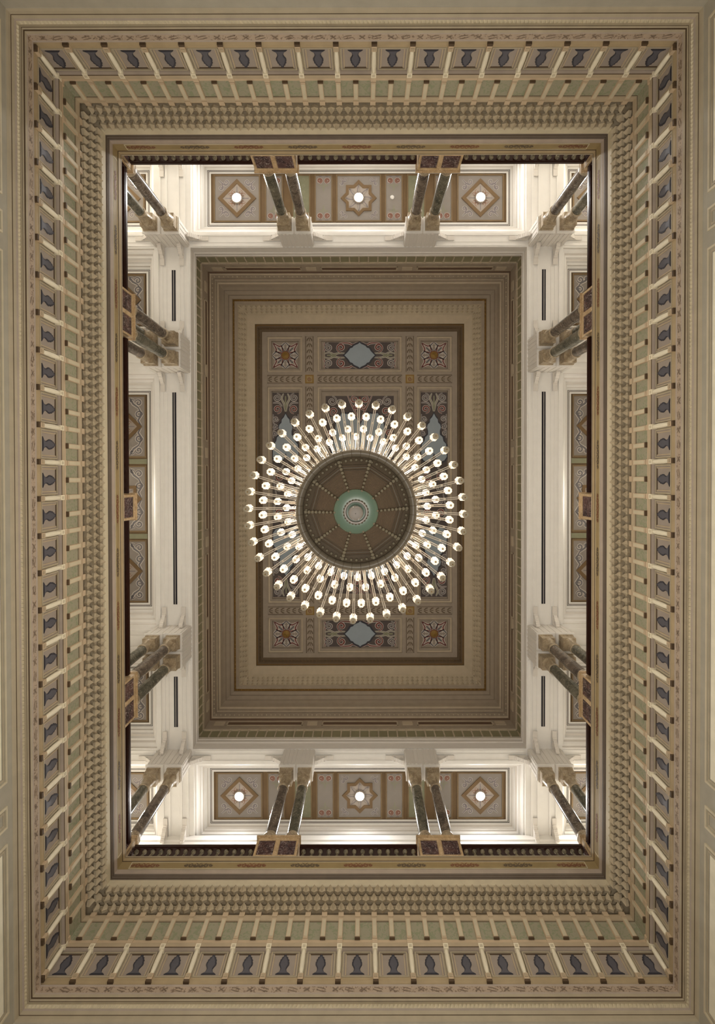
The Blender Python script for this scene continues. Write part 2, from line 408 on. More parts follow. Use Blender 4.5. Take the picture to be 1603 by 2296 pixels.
# ------------------------------------------------------------------ gallery shell
GX, GY = 13.1, 16.1
mb = MB()
A = rect(7.77, 11.644, 17.46); B = rect(GX, GY, 17.46)
for i in range(4):
    j = (i + 1) % 4; mb.face([A[i], A[j], B[j], B[i]], 'gfloor')
A = rect(7.77, 11.644, 17.40); B = rect(GX, GY, 17.40)
for i in range(4):
    j = (i + 1) % 4; mb.face([A[i], A[j], B[j], B[i]], 'gfloor')
o = struct(mb, 'floor', 'pale stone gallery floor')
for side in SIDES:
    mb = MB()
    s0 = GX if side in ('top', 'bottom') else GY; d = GY if side in ('top', 'bottom') else GX
    def W(s, a, z, side=side):
        return {'top': (s, -a, z), 'bottom': (s, a, z), 'left': (-a, s, z), 'right': (a, s, z)}[side]
    prof = [(d, 17.46), (d, 23.2), (d - .05, 23.22), (d - .05, 23.5), (d - .12, 23.6), (d - .12, 23.8), (d - .28, 24.0), (d - .28, 24.15), (d - .34, 24.2), (d - .34, 24.5)]
    for (a0, z0), (a1, z1) in zip(prof, prof[1:]):
        mb.face([W(-s0, a0, z0), W(s0, a0, z0), W(s0, a1, z1), W(-s0, a1, z1)], 'white')
    struct(mb, 'wall_%s' % side, 'white gallery wall with crown moulding, %s side of photo' % side)

BEAM = [7.80, 9.45, 13.1]; ZS = 24.5; ZC = 25.3
xs = [-13.1, -9.45, -7.80, 7.80, 9.45, 13.1]
ys = [-16.1, -12.35, -11.68, -7.4, -5.88, 5.88, 7.4, 11.68, 12.35, 16.1]
def iscoffer(i, j):
    if i == 2 and j in (0, 8): return True
    if i in (0, 4) and j in (0, 2, 4, 6, 8): return True
    if i == 2 and 2 <= j <= 6: return True
    return i == 2 and j in (2, 3, 4, 5, 6)
mb = MB()
for i in range(5):
    for j in range(9):
        if iscoffer(i, j): continue
        mb.face([(xs[i], ys[j], ZS), (xs[i + 1], ys[j], ZS), (xs[i + 1], ys[j + 1], ZS), (xs[i], ys[j + 1], ZS)], 'white')
def ribx(x0, x1, y, w=.05, t=.05, m='white'): mb.box(x0, x1, y - w / 2, y + w / 2, ZS - t, ZS + .01, m)
def riby(y0, y1, x, w=.05, t=.05, m='white'): mb.box(x - w / 2, x + w / 2, y0, y1, ZS - t, ZS + .01, m)
for sg in (-1, 1):
    for (y0, y1) in ((-11.5, -7.5), (-5.8, 5.8), (7.5, 11.5)):
        for x, w, t in ((7.92, .12, .05), (8.12, .04, .03), (8.30, .04, .03), (8.92, .04, .03), (9.10, .04, .03), (9.34, .16, .06)):
            riby(y0, y1, sg * x, w, t)
    for x in (8.05, 8.35, 8.9, 9.2):       # transverse beams at the corners
        riby(12.4, 15.8, sg * x, .10, .06); riby(-15.8, -12.4, sg * x, .10, .06)
    for yy in (6.1, 6.4, 6.9, 7.2):
        for s2 in (-1, 1):
            ribx(9.5, 12.8, s2 * yy, .1, .06) if sg > 0 else ribx(-12.8, -9.5, s2 * yy, .1, .06)
    for (x0, x1) in ((-7.7, -3.6), (-2.0, 2.0), (3.6, 7.7), (9.5, 12.8), (-12.8, -9.5)):
        for y, w, t in ((11.78, .10, .05), (11.93, .03, .03), (12.26, .10, .05)):
            ribx(x0, x1, sg * y, w, t)
k += 1; struct(mb, 'trim_%d' % k, 'white beam soffits of the gallery ceiling')

def loft2(mb, R0, R1, prof, mats):
    """rings interpolated between rectangle R0 and R1 = (x0,x1,y0,y1)"""
    def rr(t, z):
        x0, x1, y0, y1 = [a + (b - a) * t for a, b in zip(R0, R1)]
        return [(x0, y0, z), (x1, y0, z), (x1, y1, z), (x0, y1, z)]
    for (t0, z0), (t1, z1), m in zip(prof, prof[1:], mats):
        a = rr(t0, z0); b = rr(t1, z1)
        for i in range(4):
            j = (i + 1) % 4; mb.face([a[i], a[j], b[j], b[i]], m)
def coffer(mb, base, fr):
    prof = [(0, ZS), (.06, ZS), (.07, 24.62), (.2, 24.63), (.3, 24.70), (.38, 24.80), (.5, 24.82), (.55, 24.95), (.68, 24.97), (.72, 25.08), (.84, 25.12), (.86, 25.22), (1, ZC)]
    loft2(mb, base, fr, prof, ['white', 'offwhite', 'white', 'white', 'offwhite', 'white', 'white', 'offwhite', 'white', 'white', 'offwhite', 'white'])
    z = ZC
    ins = [0, .025, .055, .08, .17]
    def sh(r, d): return (r[0] + d, r[1] - d, r[2] + d, r[3] - d)
    for a, b, m in zip(ins, ins[1:], ('black', 'offwhite', 'black', 'white')):
        loft2(mb, sh(fr, a), sh(fr, b), [(0, z), (1, z)], [m])
    q = sh(fr, .17)
    mb.face([(q[0], q[2], z + .03), (q[1], q[2], z + .03), (q[1], q[3], z + .03), (q[0], q[3], z + .03)], 'pbrown')
    loft2(mb, q, q, [(0, z), (1, z + .03)], ['pbrown'])
    return q
k += 1
mb = MB()
bays = {}
for sy, nm in ((-1, 'top'), (1, 'bottom')):
    y0, y1 = sorted((sy * 12.35, sy * 16.1)); f0, f1 = sorted((sy * 13.03, sy * 15.71))
    bays[nm] = coffer(mb, (-7.8, 7.8, y0, y1), (-7.23, 7.23, f0, f1))
    for sx, n2 in ((-1, 'left'), (1, 'right')):
        x0, x1 = sorted((sx * 9.45, sx * 13.1)); g0, g1 = sorted((sx * 10.0, sx * 12.7))
        bays[nm + n2] = coffer(mb, (x0, x1, y0, y1), (g0, g1, f0, f1))
for sx, n2 in ((-1, 'left'), (1, 'right')):
    x0, x1 = sorted((sx * 9.45, sx * 13.1)); g0, g1 = sorted((sx * 10.0, sx * 12.7))
    bays[n2] = coffer(mb, (x0, x1, -5.88, 5.88), (g0, g1, -5.18, 5.18))
    bays[n2 + 'upper'] = coffer(mb, (x0, x1, -11.68, -7.4), (g0, g1, -10.98, -8.1))
    bays[n2 + 'lower'] = coffer(mb, (x0, x1, 7.4, 11.68), (g0, g1, 8.1, 10.98))
struct(mb, 'ceiling', 'gallery ceiling with white moulded coffers')

# ------------------------------------------------------------------ painted gallery panels (panel objects hang flush under the coffer back)
def FD(cx, cy, z):
    return lambda u, v, d: (u, v, -d)      # local frame of a ceiling panel, d towards the viewer below
Fd = FD(0, 0, 0)
def corner_scroll(mb, cx, cy, sx, sy, r, dark='scrolldark'):
    for (m, w, off) in (('outline', r * .36, .004), (dark, r * .22, .008)):
        mb.ribbon(spiral(cx + sx * r * .9, cy - sy * r * .1, r * .52, 1.2, PI if sx > 0 else 0, -sx * sy, 14), w, Fd, off, m)
        mb.ribbon(spiral(cx - sx * r * .1, cy + sy * r * .9, r * .52, 1.2, -PI / 2 if sy > 0 else PI / 2, sx * sy, 14), w, Fd, off, m)
        mb.ribbon([(cx - sx * r * .45, cy - sy * r * .45), (cx + sx * r * .1, cy + sy * r * .1), (cx + sx * r * .75, cy + sy * r * .55), (cx + sx * r * 1.25, cy + sy * r * .2)], w, Fd, off, m)
        mb.ribbon([(cx + sx * r * .1, cy + sy * r * .1), (cx + sx * r * .2, cy + sy * r * .7), (cx - sx * r * .1, cy + sy * r * 1.35)], w, Fd, off, m)
def ring_poly(mb, out, inn, m, d0, d1):
    n = len(out)
    for i in range(n):
        j = (i + 1) % n
        mb.face([(*out[i], -d1), (*out[j], -d1), (*inn[j], -d1), (*inn[i], -d1)], m)
        mb.face([(*out[i], -d0), (*out[j], -d0), (*out[j], -d1), (*out[i], -d1)], m)
        mb.face([(*inn[i], -d0), (*inn[j], -d0), (*inn[j], -d1), (*inn[i], -d1)], m)
def square_panel(hx, hy, star, scr_pale=False):
    t = thing('painted_ceiling_panel', '', 'ceiling panel')
    b = MB(); b.box(-hx, hx, -hy, hy, -.02, 0, 'pgrey'); b.build('panel_field', t)
    f = MB(); ring_poly(f, [(-hx, -hy), (hx, -hy), (hx, hy), (-hx, hy)], [(-hx + .07, -hy + .07), (hx - .07, -hy + .07), (hx - .07, hy - .07), (-hx + .07, hy - .07)], 'pbrown2', .02, .05); f.build('border', t)
    R = min(hx, hy)
    g = MB()
    if star:
        def st(r):
            return [(r * (1 if i % 2 == 0 else .765) * math.cos(2 * PI * i / 16), r * (1 if i % 2 == 0 else .765) * math.sin(2 * PI * i / 16)) for i in range(16)]
        ring_poly(g, st(R * .80), st(R * .62), 'pbrown', .02, .06)
        g.face([(x, y, -.026) for x, y in st(R * .63)], 'plight')
        for i in range(8):
            a = PI * i / 4
            g.ribbon([(R * .2 * math.cos(a - .3), R * .2 * math.sin(a - .3)), (R * .42 * math.cos(a - .1), R * .42 * math.sin(a - .1)), (R * .56 * math.cos(a), R * .56 * math.sin(a))], .05, Fd, .032, 'scrolldark')
            g.ribbon([(R * .2 * math.cos(a + .3), R * .2 * math.sin(a + .3)), (R * .42 * math.cos(a + .1), R * .42 * math.sin(a + .1)), (R * .56 * math.cos(a), R * .56 * math.sin(a))], .05, Fd, .032, 'pgrey')
        g.build('star_frame', t)
    else:
        dm = lambda r: [(r, 0), (0, r), (-r, 0), (0, -r)]
        ring_poly(g, dm(R * .82), dm(R * .62), 'pbrown', .02, .06)
        g.face([(x, y, -.026) for x, y in dm(R * .63)], 'plight')
        for i in range(4):
            a = PI / 2 * i
            for sg in (-1, 1):
                g.ribbon(spiral(R * .3 * math.cos(a + sg * .5), R * .3 * math.sin(a + sg * .5), R * .1, 1.1, a, sg, 10), .03, Fd, .032, 'redpaint')
            g.ribbon([(R * .15 * math.cos(a), R * .15 * math.sin(a)), (R * .5 * math.cos(a), R * .5 * math.sin(a))], .05, Fd, .032, 'scrolldark')
        g.build('diamond_frame', t)
    s = MB()
    for sx in (-1, 1):
        for sy in (-1, 1):
            corner_scroll(s, sx * hx * (.66 if not star else .74), sy * hy * (.66 if not star else .76), -sx, -sy, R * (.235 if not star else .17))
    for v in range(len(s.v)): s.v[v] = (s.v[v][0], s.v[v][1], s.v[v][2] - .022)
    s.build('scrollwork', t)
    return t
def scroll_square(hx, hy, star):
    """side gallery version: large white-edged grey scrolls run along the long side"""
    t = square_panel(hx, hy, star)
    for c in list(t.children):
        if c.name.startswith('scrollwork'): bpy.data.objects.remove(c)
    s = MB()
    for sx in (-1, 1):
        for sy in (-1, 1):
            for (m, w, off) in (('outline', .17, .024), ('greyleaf', .10, .028)):
                x0 = sx * hx * .76
                s.ribbon([(x0, sy * hy * .05), (x0 - sx * .12, sy * hy * .2), (x0 + sx * .06, sy * hy * .38), (x0 - sx * .1, sy * hy * .6)], w, Fd, off, m)
                s.ribbon(spiral(x0 - sx * .08, sy * hy * .38, .19, 1.3, 0 if sx > 0 else PI, sx * sy, 14), w * .8, Fd, off, m)
                s.ribbon(spiral(x0 - sx * .10, sy * hy * .76, .17, 1.3, PI, -sx * sy, 14), w * .8, Fd, off, m)
                s.ribbon([(x0 - sx * .1, sy * hy * .6), (x0 - sx * .35, sy * hy * .72), (x0 - sx * .5, sy * hy * .9)], w, Fd, off, m)
                s.ribbon(spiral(x0 - sx * .42, sy * hy * .82, .11, 1.1, 0, sx * sy, 10), w * .7, Fd, off, m)
    s.build('scrollwork', t)
    return t
def rose_panel(hx, hy):
    t = thing('painted_ceiling_panel', '', 'ceiling panel')
    b = MB(); b.box(-hx, hx, -hy, hy, -.02, 0, 'pgrey'); b.build('panel_field', t)
    f = MB(); ring_poly(f, [(-hx, -hy), (hx, -hy), (hx, hy), (-hx, hy)], [(-hx + .06, -hy + .06), (hx - .06, -hy + .06), (hx - .06, hy - .06), (-hx + .06, hy - .06)], 'pbrown2', .02, .045); f.build('border', t)
    s = MB()
    for sy in (-1, 1):
        for sx in (-1, 1):
            for (m, w, off) in (('outline', .11, .024), ('rose', .075, .028)):
                s.ribbon(spiral(sx * hx * .42, sy * hy * .74, hx * .30, 1.7, PI / 2, sx, 20), w, Fd, off, m)
            s.ribbon([(sx * hx * .1, sy * hy * .45), (sx * hx * .25, sy * hy * .56), (sx * hx * .5, sy * hy * .52)], .05, Fd, .03, 'olive')
            s.ribbon([(sx * hx * .15, sy * hy * .95), (sx * hx * .4, sy * hy * .9), (sx * hx * .6, sy * hy * .97)], .05, Fd, .03, 'scrolldark')
        s.ribbon([(0, sy * hy * .3), (0, sy * hy * .62)], .05, Fd, .03, 'olive')
    s.build('rose_scrolls', t)
    return t
def green_panel(hx, hy):
    t = thing('painted_ceiling_panel', '', 'ceiling panel')
    b = MB(); b.box(-hx, hx, -hy, hy, -.02, 0, 'pgreen'); b.build('panel_field', t)
    f = MB(); ring_poly(f, [(-hx, -hy), (hx, -hy), (hx, hy), (-hx, hy)], [(-hx + .06, -hy + .06), (hx - .06, -hy + .06), (hx - .06, hy - .06), (-hx + .06, hy - .06)], 'pbrown2', .02, .045); f.build('border', t)
    s = MB()
    for i in range(-3, 4):
        for sx in (-1, 1):
            s.ribbon(spiral(sx * hx * .28, i * hy * .26, hx * .22, 1.2, PI / 2, sx, 12), .04, Fd, .026, 'olive')
    s.build('leaf_scrolls', t)
    return t
ZP = ZC + .03
sqD = Repeat(square_panel(1.12, 1.13, False)); sqS = Repeat(square_panel(1.08, 1.13, True))
roR = Repeat(rose_panel(.43, 1.13)); grR = Repeat(green_panel(.44, 1.13))
G = 'painted panels of the gallery ceiling'
for sy, nm in ((-1, 'top'), (1, 'bottom')):
    y = sy * 14.37
    for sx, n2 in ((-1, 'left'), (1, 'right')):
        sqD.put((sx * 5.82, y, ZP), 0, 'painted diamond panel at the %s end of the %s gallery ceiling' % (n2, nm), G)
        roR.put((sx * 4.05, y, ZP), 0, 'rose scroll panel behind the %s column pair of the %s gallery' % (n2, nm), G)
        grR.put((sx * 2.75, y, ZP), 0, 'green leaf scroll panel beside the %s column pair of the %s gallery' % (n2, nm), G)
        roR.put((sx * 1.68, y, ZP), 0, 'rose scroll panel just %s of the star panel, %s gallery ceiling' % (n2, nm), G)
    sqS.put((0, y, ZP), 0, 'painted eight-pointed star panel in the middle of the %s gallery ceiling' % nm, G)
ssD = Repeat(scroll_square(1.12, 1.5, False)); ssS = Repeat(scroll_square(1.12, 1.6, True))
cnD = Repeat(square_panel(1.12, 1.13, False)); enD = Repeat(scroll_square(1.12, 1.22, False))
for sx, n2 in ((-1, 'left'), (1, 'right')):
    x = sx * 11.35
    ssS.put((x, 0, ZP), 0, 'painted star panel with white-edged scrolls, middle of the %s gallery ceiling' % n2, G)
    for sy, nm in ((-1, 'upper'), (1, 'lower')):
        ssD.put((x, sy * 3.48, ZP), 0, 'painted diamond panel with grey scrolls, %s half of the middle %s gallery bay' % (nm, n2), G)
        enD.put((x, sy * 9.54, ZP), 0, 'painted diamond panel in the %s end bay of the %s gallery' % (nm, n2), G)
        cnD.put((x, sy * 14.37, ZP), 0, 'warm lit diamond panel in the %s %s corner bay' % (nm, n2), G)
# green strips between the squares of the side bays
mb = MB()
for sx in (-1, 1):
    for sy in (-1, 1):
        x0, x1 = sorted((sx * 10.2, sx * 12.5)); y0, y1 = sorted((sy * 1.68, sy * 1.92))
        mb.box(x0, x1, y0, y1, ZC, ZC + .03, 'pgreen')
k += 1; struct(mb, 'trim_%d' % k, 'green painted strips between the side gallery panels')

# ------------------------------------------------------------------ gallery ceiling lights
def light(name, typ, loc, energy, color, parent=None, size=.2, rot=None):
    d = bpy.data.lights.new(name, typ); d.energy = energy; d.color = color
    if typ in ('POINT', 'SPOT'): d.shadow_soft_size = size
    if typ == 'AREA': d.shape = 'DISK'; d.size = size
    o = bpy.data.objects.new(name, d); COL.objects.link(o); o.location = loc
    if rot: o.rotation_euler = rot
    if parent is not None: o.parent = parent
    return o
def make_lamp(power=GAL_W, colr=(1, .975, .945)):
    t = thing('ceiling_light', '', 'ceiling light')
    a = MB(); a.lathe([(.24, 0), (.27, -.03), (.24, -.06), (.20, -.07)], 'plight', 24, cap=False); a.build('rim', t)
    b = MB(); b.lathe([(.21, -.05), (.20, -.09), (.14, -.14), (.02, -.17)], 'lampface', 24, cap=False); b.build('glass_dome', t)
    light('glow', 'AREA', (0, 0, -.22), power, colr, t, .5)
    return Repeat(t)
lampT = make_lamp(); lampB = make_lamp(GAL_W * .58); lampC = make_lamp(GAL_W * 1.1, (1, .93, .80))
G = 'round glowing lights in the gallery ceiling'
for sy, nm in ((-1, 'top'), (1, 'bottom')):
    for x, wd in ((-5.82, 'left diamond panel'), (0, 'star panel'), (5.82, 'right diamond panel')):
        (lampT if sy < 0 else lampB).put((x, sy * 14.37, ZP - .03), 0, 'round glowing ceiling light in the %s of the %s gallery' % (wd, nm), G)
    for sx, n2 in ((-1, 'left'), (1, 'right')):
        lampC.put((sx * 11.35, sy * 14.37, ZP - .03), 0, 'round ceiling light in the %s %s corner bay' % ({-1: 'upper', 1: 'lower'}[sy], n2), G)
for sx, n2 in ((-1, 'left'), (1, 'right')):
    for y, wd in ((0, 'middle star panel'),):
        lampC.put((sx * 11.35, y, ZP - .03), 0, 'round ceiling light in the %s of the %s gallery' % (wd, n2), G)
sm = MB(); sm.lathe([(.09, 0), (.10, -.03), (.08, -.07), (.03, -.08)], 'white', 16)
tag(sm.build('smoke_detector', loc=(1.60, -14.40, ZP - .02)), 'small white round smoke detector right of the top star panel', 'smoke detector')

# ------------------------------------------------------------------ pedestals, columns, impost blocks
ZB, ZT = 17.46, 18.50
def pedestal(w, d, npan, label, side_faces=(), group='marble pedestals of the balustrade', side_pan=1, loc=(0, 0, 0), rz=0):
    """local: front face at y=0 looking +y, body goes to -y"""
    t = thing('pedestal', label, 'pedestal', loc, rz, group)
    b = MB(); b.box(-w / 2 + .03, w / 2 - .03, -d + .03, -.03, 0, ZT - ZB - .1, 'beige')
    z0, z1 = .12, ZT - ZB - .22
    pw = (w - .06) / npan
    for i in range(npan + 1):
        x = -w / 2 + .03 + i * pw
        b.box(max(x - .07, -w / 2 + .03), min(x + .07, w / 2 - .03), -.05, 0.0, z0, z1, 'beige')
    b.box(-w / 2 + .03, w / 2 - .03, -.05, 0, 0, z0, 'beige'); b.box(-w / 2 + .03, w / 2 - .03, -.05, 0, z1, ZT - ZB - .1, 'beige')
    b.build('body', t)
    for i in range(npan):
        x = -w / 2 + .03 + (i + .5) * pw
        m = MB(); m.box(x - pw / 2 + .09, x + pw / 2 - .09, -.05, -.008, z0 + .02, z1 - .02, 'purple')
        mm = m.build('marble_panel', t); mm['label'] = 'purple veined marble panel'
    for sg in side_faces:
        m = MB(); xx = sg * (w / 2 - .03)
        m.box(min(xx, xx + sg * .012), max(xx, xx + sg * .012), -d * .8, -d * .2, z0 + .05, z1 - .05, 'purple'); m.build('marble_panel', t)['label'] = 'purple veined marble panel'
    c = MB(); c.box(-w / 2, w / 2, -d, .02, ZT - ZB - .1, ZT - ZB - .05, 'beige'); c.box(-w / 2 - .02, w / 2 + .02, -d - .02, .04, ZT - ZB - .05, ZT - ZB, 'beige')
    c.build('cap', t)
    return t
YF = 11.68; XF = 7.82
COLH = 4.6
def make_column(mm):
    t = thing('column', '', 'column')
    b = MB(); b.box(-.31, .31, -.31, .31, 0, .12, 'capstone'); b.lathe([(.30, .12), (.31, .18), (.29, .24), (.25, .27), (.24, .33), (.28, .38), (.27, .44), (.235, .50), (.225, .58)], 'capstone', 24, cap=False); b.build('base', t)
    s = MB(); s.lathe([(.215, .58), (.216, 1.5), (.205, 2.7), (.195, 3.45)], mm, 28, cap=False); s.build('shaft', t)
    c = MB()
    c.lathe([(.20, 3.45), (.235, 3.47), (.235, 3.53), (.205, 3.56), (.21, 3.75), (.225, 3.92), (.25, 4.04), (.285, 4.12)], 'capstone', 28, cap=False)
    for i in range(8):      # low carved leaves round the bell
        a = i * PI / 4; ca, sa = math.cos(a), math.sin(a)
        def q(r, tw, z): return (r * ca - tw * sa, r * sa + tw * ca, z)
        c.face([q(.212, -.05, 3.72), q(.212, .05, 3.72), q(.235, .055, 3.88), q(.262, .03, 3.97), q(.262, -.03, 3.97), q(.235, -.055, 3.88)], 'capstone')
    c.box(-.275, .275, -.275, .275, 4.12, 4.48, 'capstone'); c.box(-.30, .30, -.30, .30, 4.48, COLH, 'capstone')
    c.build('capital', t)
    return Repeat(t)
colG = make_column('colgreen'); colP = make_column('colplum')
ZI = ZT + COLH + .06
def impost(w, d, label, loc, rz, gap=True, sidegap=False):
    """local: front at y=0 looking +y; stands on the capitals at z=0, up to the beam"""
    t = thing('impost_block', label, 'impost block', loc, rz, 'white fluted blocks above the columns')
    b = MB(); H = ZS - ZI - .005
    b.box(-w / 2 + .03, w / 2 - .03, -d + .03, -.03, .0, H, 'offwhite')
    def flutes(x0, x1, yy, sg):
        n = 4
        for i in range(n):
            a = x0 + (x1 - x0) * (i + .15) / n; c = x0 + (x1 - x0) * (i + .7) / n
            b.box(a, c, min(yy, yy + sg * .024), max(yy, yy + sg * .024), .08, H, 'offwhite')
    g = .035 if gap else 0
    flutes(-w / 2 + .03, -g, -.03, 1); flutes(g, w / 2 - .03, -.03, 1)
    for sg in (-1, 1):
        for q in ((-d + .04, -d / 2), (-d / 2, -.04)) if sidegap else ((-d + .04, -.04),):
            n = 3
            for i in range(n):
                a = q[0] + (q[1] - q[0]) * (i + .15) / n; c = q[0] + (q[1] - q[0]) * (i + .7) / n
                x = sg * (w / 2 - .03); b.box(min(x, x + sg * .02), max(x, x + sg * .02), a, c, .08, H, 'offwhite')
    b.build('fluted_block', t)
    c = MB()
    for sg in (-1, 1):
        x0, x1 = sorted((sg * g, sg * w / 2)); 
        if sidegap:
            c.box(x0, x1, -d / 2 + .03, .0, -.06, .0, 'white'); c.box(x0, x1, -d, -d / 2 - .03, -.06, .0, 'white')
        else: c.box(x0, x1, -d, 0, -.06, .0, 'white')
    c.build('lower_slab', t)
    return t
ZI = ZT + COLH + .06
# scroll brackets: local, leave a wall at y=0 and run along +y below the soffit (z=0 is the soffit)
def make_bracket():
    t = thing('scroll_bracket', '', 'bracket')
    b = MB()
    prof = [(0, -.46), (.05, -.47)]
    for i in range(7):
        u = .08 + i * .062; z = -.45 + .33 * (i / 6) ** 1.1
        prof += [(u, z - .03), (u + .035, z + .022)]
    prof += [(.54, -.10), (.56, -.05), (0, -.05)]
    F = lambda u, v, d: (d, u, v)
    b.poly_prism(prof, F, -.085, .085, 'offwhite')
    for_sp = b
    for sx in (-1, 1):
        for (cy_, cz_, r) in ((.13, -.28, .10), (.42, -.13, .05)):
            for_sp.ribbon(spiral(cy_, cz_, r, 1.3, PI, 1, 14), .035, lambda u, v, d, sx=sx: (sx * (.087 + d), u, v), .004, 'whitegrey')
    b.build('scroll', t)
    c = MB(); c.box(-.10, .10, 0, .85, -.05, 0, 'offwhite'); c.build('top_plate', t)
    return Repeat(t)
brR = make_bracket()
def bracket(x, y, dirn, label):
    rz = {'+y': 0, '-y': PI, '+x': -PI / 2, '-x': PI / 2}[dirn]
    brR.put((x, y, ZS - .05), rz, label, 'white scroll brackets under the gallery beams')
WD = {-1: {'x': 'left', 'y': 'top'}, 1: {'x': 'right', 'y': 'bottom'}}
for sy in (-1, 1):
    side = WD[sy]['y']
    for sx in (-1, 1):
        px = sx * 2.81; w = 1.50
        rz = 0 if sy < 0 else PI
        pedestal(1.52, .84, 2, 'beige marble pedestal with two purple panels, %s of the two on the %s side' % (WD[sx]['x'], side), (), loc=(px, sy * YF, ZB), rz=rz)
        for q, nm in ((-1, 'left'), (1, 'right')):
            R = colG if (q * sx * sy) < 0 else colP
            R.put((px + q * .40, sy * (YF + .40), ZT), 0, 'polished marble column, %s one of the %s pair on the %s side' % (nm, WD[sx]['x'], side), 'marble columns of the gallery')
            bracket(px + q * .75, sy * (YF + .38), '+x' if q > 0 else '-x', 'white scroll bracket %s of the impost block over the %s column pair, %s side' % (nm, WD[sx]['x'], side))
        impost(1.50, .72, 'white fluted block over the %s column pair of the %s side' % (WD[sx]['x'], side), (px, sy * YF, ZI), rz)
for sx in (-1, 1):
    side = WD[sx]['x']; rz = -PI / 2 if sx < 0 else PI / 2
    for sy in (-1, 1):
        py = sy * 6.63; ud = {-1: 'upper', 1: 'lower'}[sy]
        pedestal(1.58, 1.62, 2, 'large beige marble pedestal under the %s column group of the %s side' % (ud, side), (-1, 1), loc=(sx * XF, py, ZB), rz=rz)
        for qx, fr in ((8.18, 'front'), (9.08, 'rear')):
            for q, nm in ((-1, 'upper'), (1, 'lower')):
                R = colG if (qx > 8.5) != (q > 0) else colP
                R.put((sx * qx, py + q * .42, ZT), 0, '%s %s marble column of the %s four-column group, %s side' % (fr, nm, ud, side), 'marble columns of the gallery')
                bracket(sx * qx, py + q * .78, '+y' if q > 0 else '-y', 'white scroll bracket on the %s face of the %s block, %s row, %s side' % (nm, ud, fr, side))
        impost(1.56, 1.65, 'large white fluted block over the %s four-column group of the %s side' % (ud, side), (sx * XF, py, ZI), rz, sidegap=True)
    # small pier in the middle of the side balustrade
    t = pedestal(.92, .42, 1, 'small marble pier in the middle of the %s balustrade' % side, (), group='small piers of the side balustrades', loc=(sx * (XF - .02), 0, ZB), rz=rz)
    for sy in (-1, 1):
        ud = {-1: 'upper', 1: 'lower'}[sy]; cn = '%s %s' % (ud, side)
        cx = sx * (XF + .82)
        pedestal(1.64, .84, 2, 'marble pedestal in the %s corner of the balcony' % cn, (-1, 1), loc=(cx, sy * YF, ZB), rz=0 if sy < 0 else PI)
        for qx, fr in ((8.18, 'inner'), (9.08, 'outer')):
            R = colG if (qx > 8.5) else colP
            R.put((sx * qx, sy * (YF + .40), ZT), 0, '%s marble column of the pair in the %s corner' % (fr, cn), 'marble columns of the gallery')
            bracket(sx * qx, sy * (YF), '+y' if sy < 0 else '-y', 'white scroll bracket of the %s corner block, above the %s column' % (cn, fr))
            bracket(sx * qx, sy * 15.76, '+y' if sy < 0 else '-y', 'white bracket on the far wall behind the %s corner, %s one' % (cn, fr))
        bracket(sx * 7.80, sy * (YF + .38), '+x' if sx < 0 else '-x', 'white scroll bracket of the %s corner block pointing to the photo\'s middle' % cn)
        bracket(sx * 9.46, sy * (YF + .38), '-x' if sx < 0 else '+x', 'white scroll bracket of the %s corner block pointing outward' % cn)
        impost(1.62, .72, 'white fluted block over the %s corner column pair' % cn, (cx, sy * YF, ZI), 0 if sy < 0 else PI)

# the far-wall brackets point back at the hall: turn them
for o in list(COL.objects):
    if o.get('label', '').startswith('white bracket on the far wall'):
        o.rotation_euler = (0, 0, 0 if o.location.y < 0 else PI)

# ------------------------------------------------------------------ handrails and balusters
BS = .283
bm_ = MB(); bm_.lathe([(.07, 0), (.07, .05), (.045, .07), (.05, .12), (.085, .22), (.075, .30), (.045, .42), (.035, .48), (.05, .50), (.078, .54), (.08, .59), (.06, .62)], 'balstone', 14)
balR = Repeat(tag(bm_.build('baluster'), '', 'baluster'))
def bay(side, s0, s1, name):
    a = 7.96
    mbr = MB(); L = s1 - s0
    mbr.box(-L / 2, L / 2, -.28, 0, 0, .08, 'mahogany'); mbr.box(-L / 2, L / 2, -.30, .015, .06, .18, 'mahogany'); mbr.box(-L / 2, L / 2, -.25, -.02, .18, .21, 'mahogany')
    o = mbr.build('handrail', loc=P(side, (s0 + s1) / 2, a, 18.10), rz=RZ[side])
    tag(o, 'dark mahogany handrail of the %s' % name, 'handrail', 'dark handrails of the balustrade')
    n = int(round(L / BS)); 
    for i in range(n):
        s = s0 + (i + .5) * L / n
        balR.put(P(side, s, a + (.075 if side in ('top', 'bottom') else .16), 17.47), 0, 'turned marble baluster in the %s, %s from the %s' % (name, nth(i + 1), FROM[side]), 'marble balusters of the %s' % name)
for side in ('top', 'bottom'):
    bay(side, -7.80, -3.58, '%s balustrade, left bay' % side); bay(side, -2.04, 2.04, '%s balustrade, middle bay' % side); bay(side, 3.58, 7.80, '%s balustrade, right bay' % side)
for side in ('left', 'right'):
    bay(side, -11.66, -7.44, '%s balustrade, top end bay' % side); bay(side, -5.83, -.47, '%s balustrade, bay above the pier' % side)
    bay(side, .47, 5.83, '%s balustrade, bay below the pier' % side); bay(side, 7.44, 11.66, '%s balustrade, bottom end bay' % side)
# dark slot vents in the side beam soffits
for sx, n2 in ((-1, 'left'), (1, 'right')):
    for y0, y1, nm in ((-10.64, -8.29, 'upper'), (-4.98, 4.89, 'middle'), (8.28, 10.64, 'lower')):
        v = MB(); L = y1 - y0
        v.box(-.085, .085, -L / 2, L / 2, -.02, .01, 'slot'); v.box(-.012, .012, -L / 2, L / 2, -.035, -.02, 'whitegrey')
        tag(v.build('slot_vent', loc=(sx * 8.58, (y0 + y1) / 2, ZS)), 'long dark slot vent in the %s beam, %s one' % (n2, nm), 'air vent', 'slot vents in the side beams')

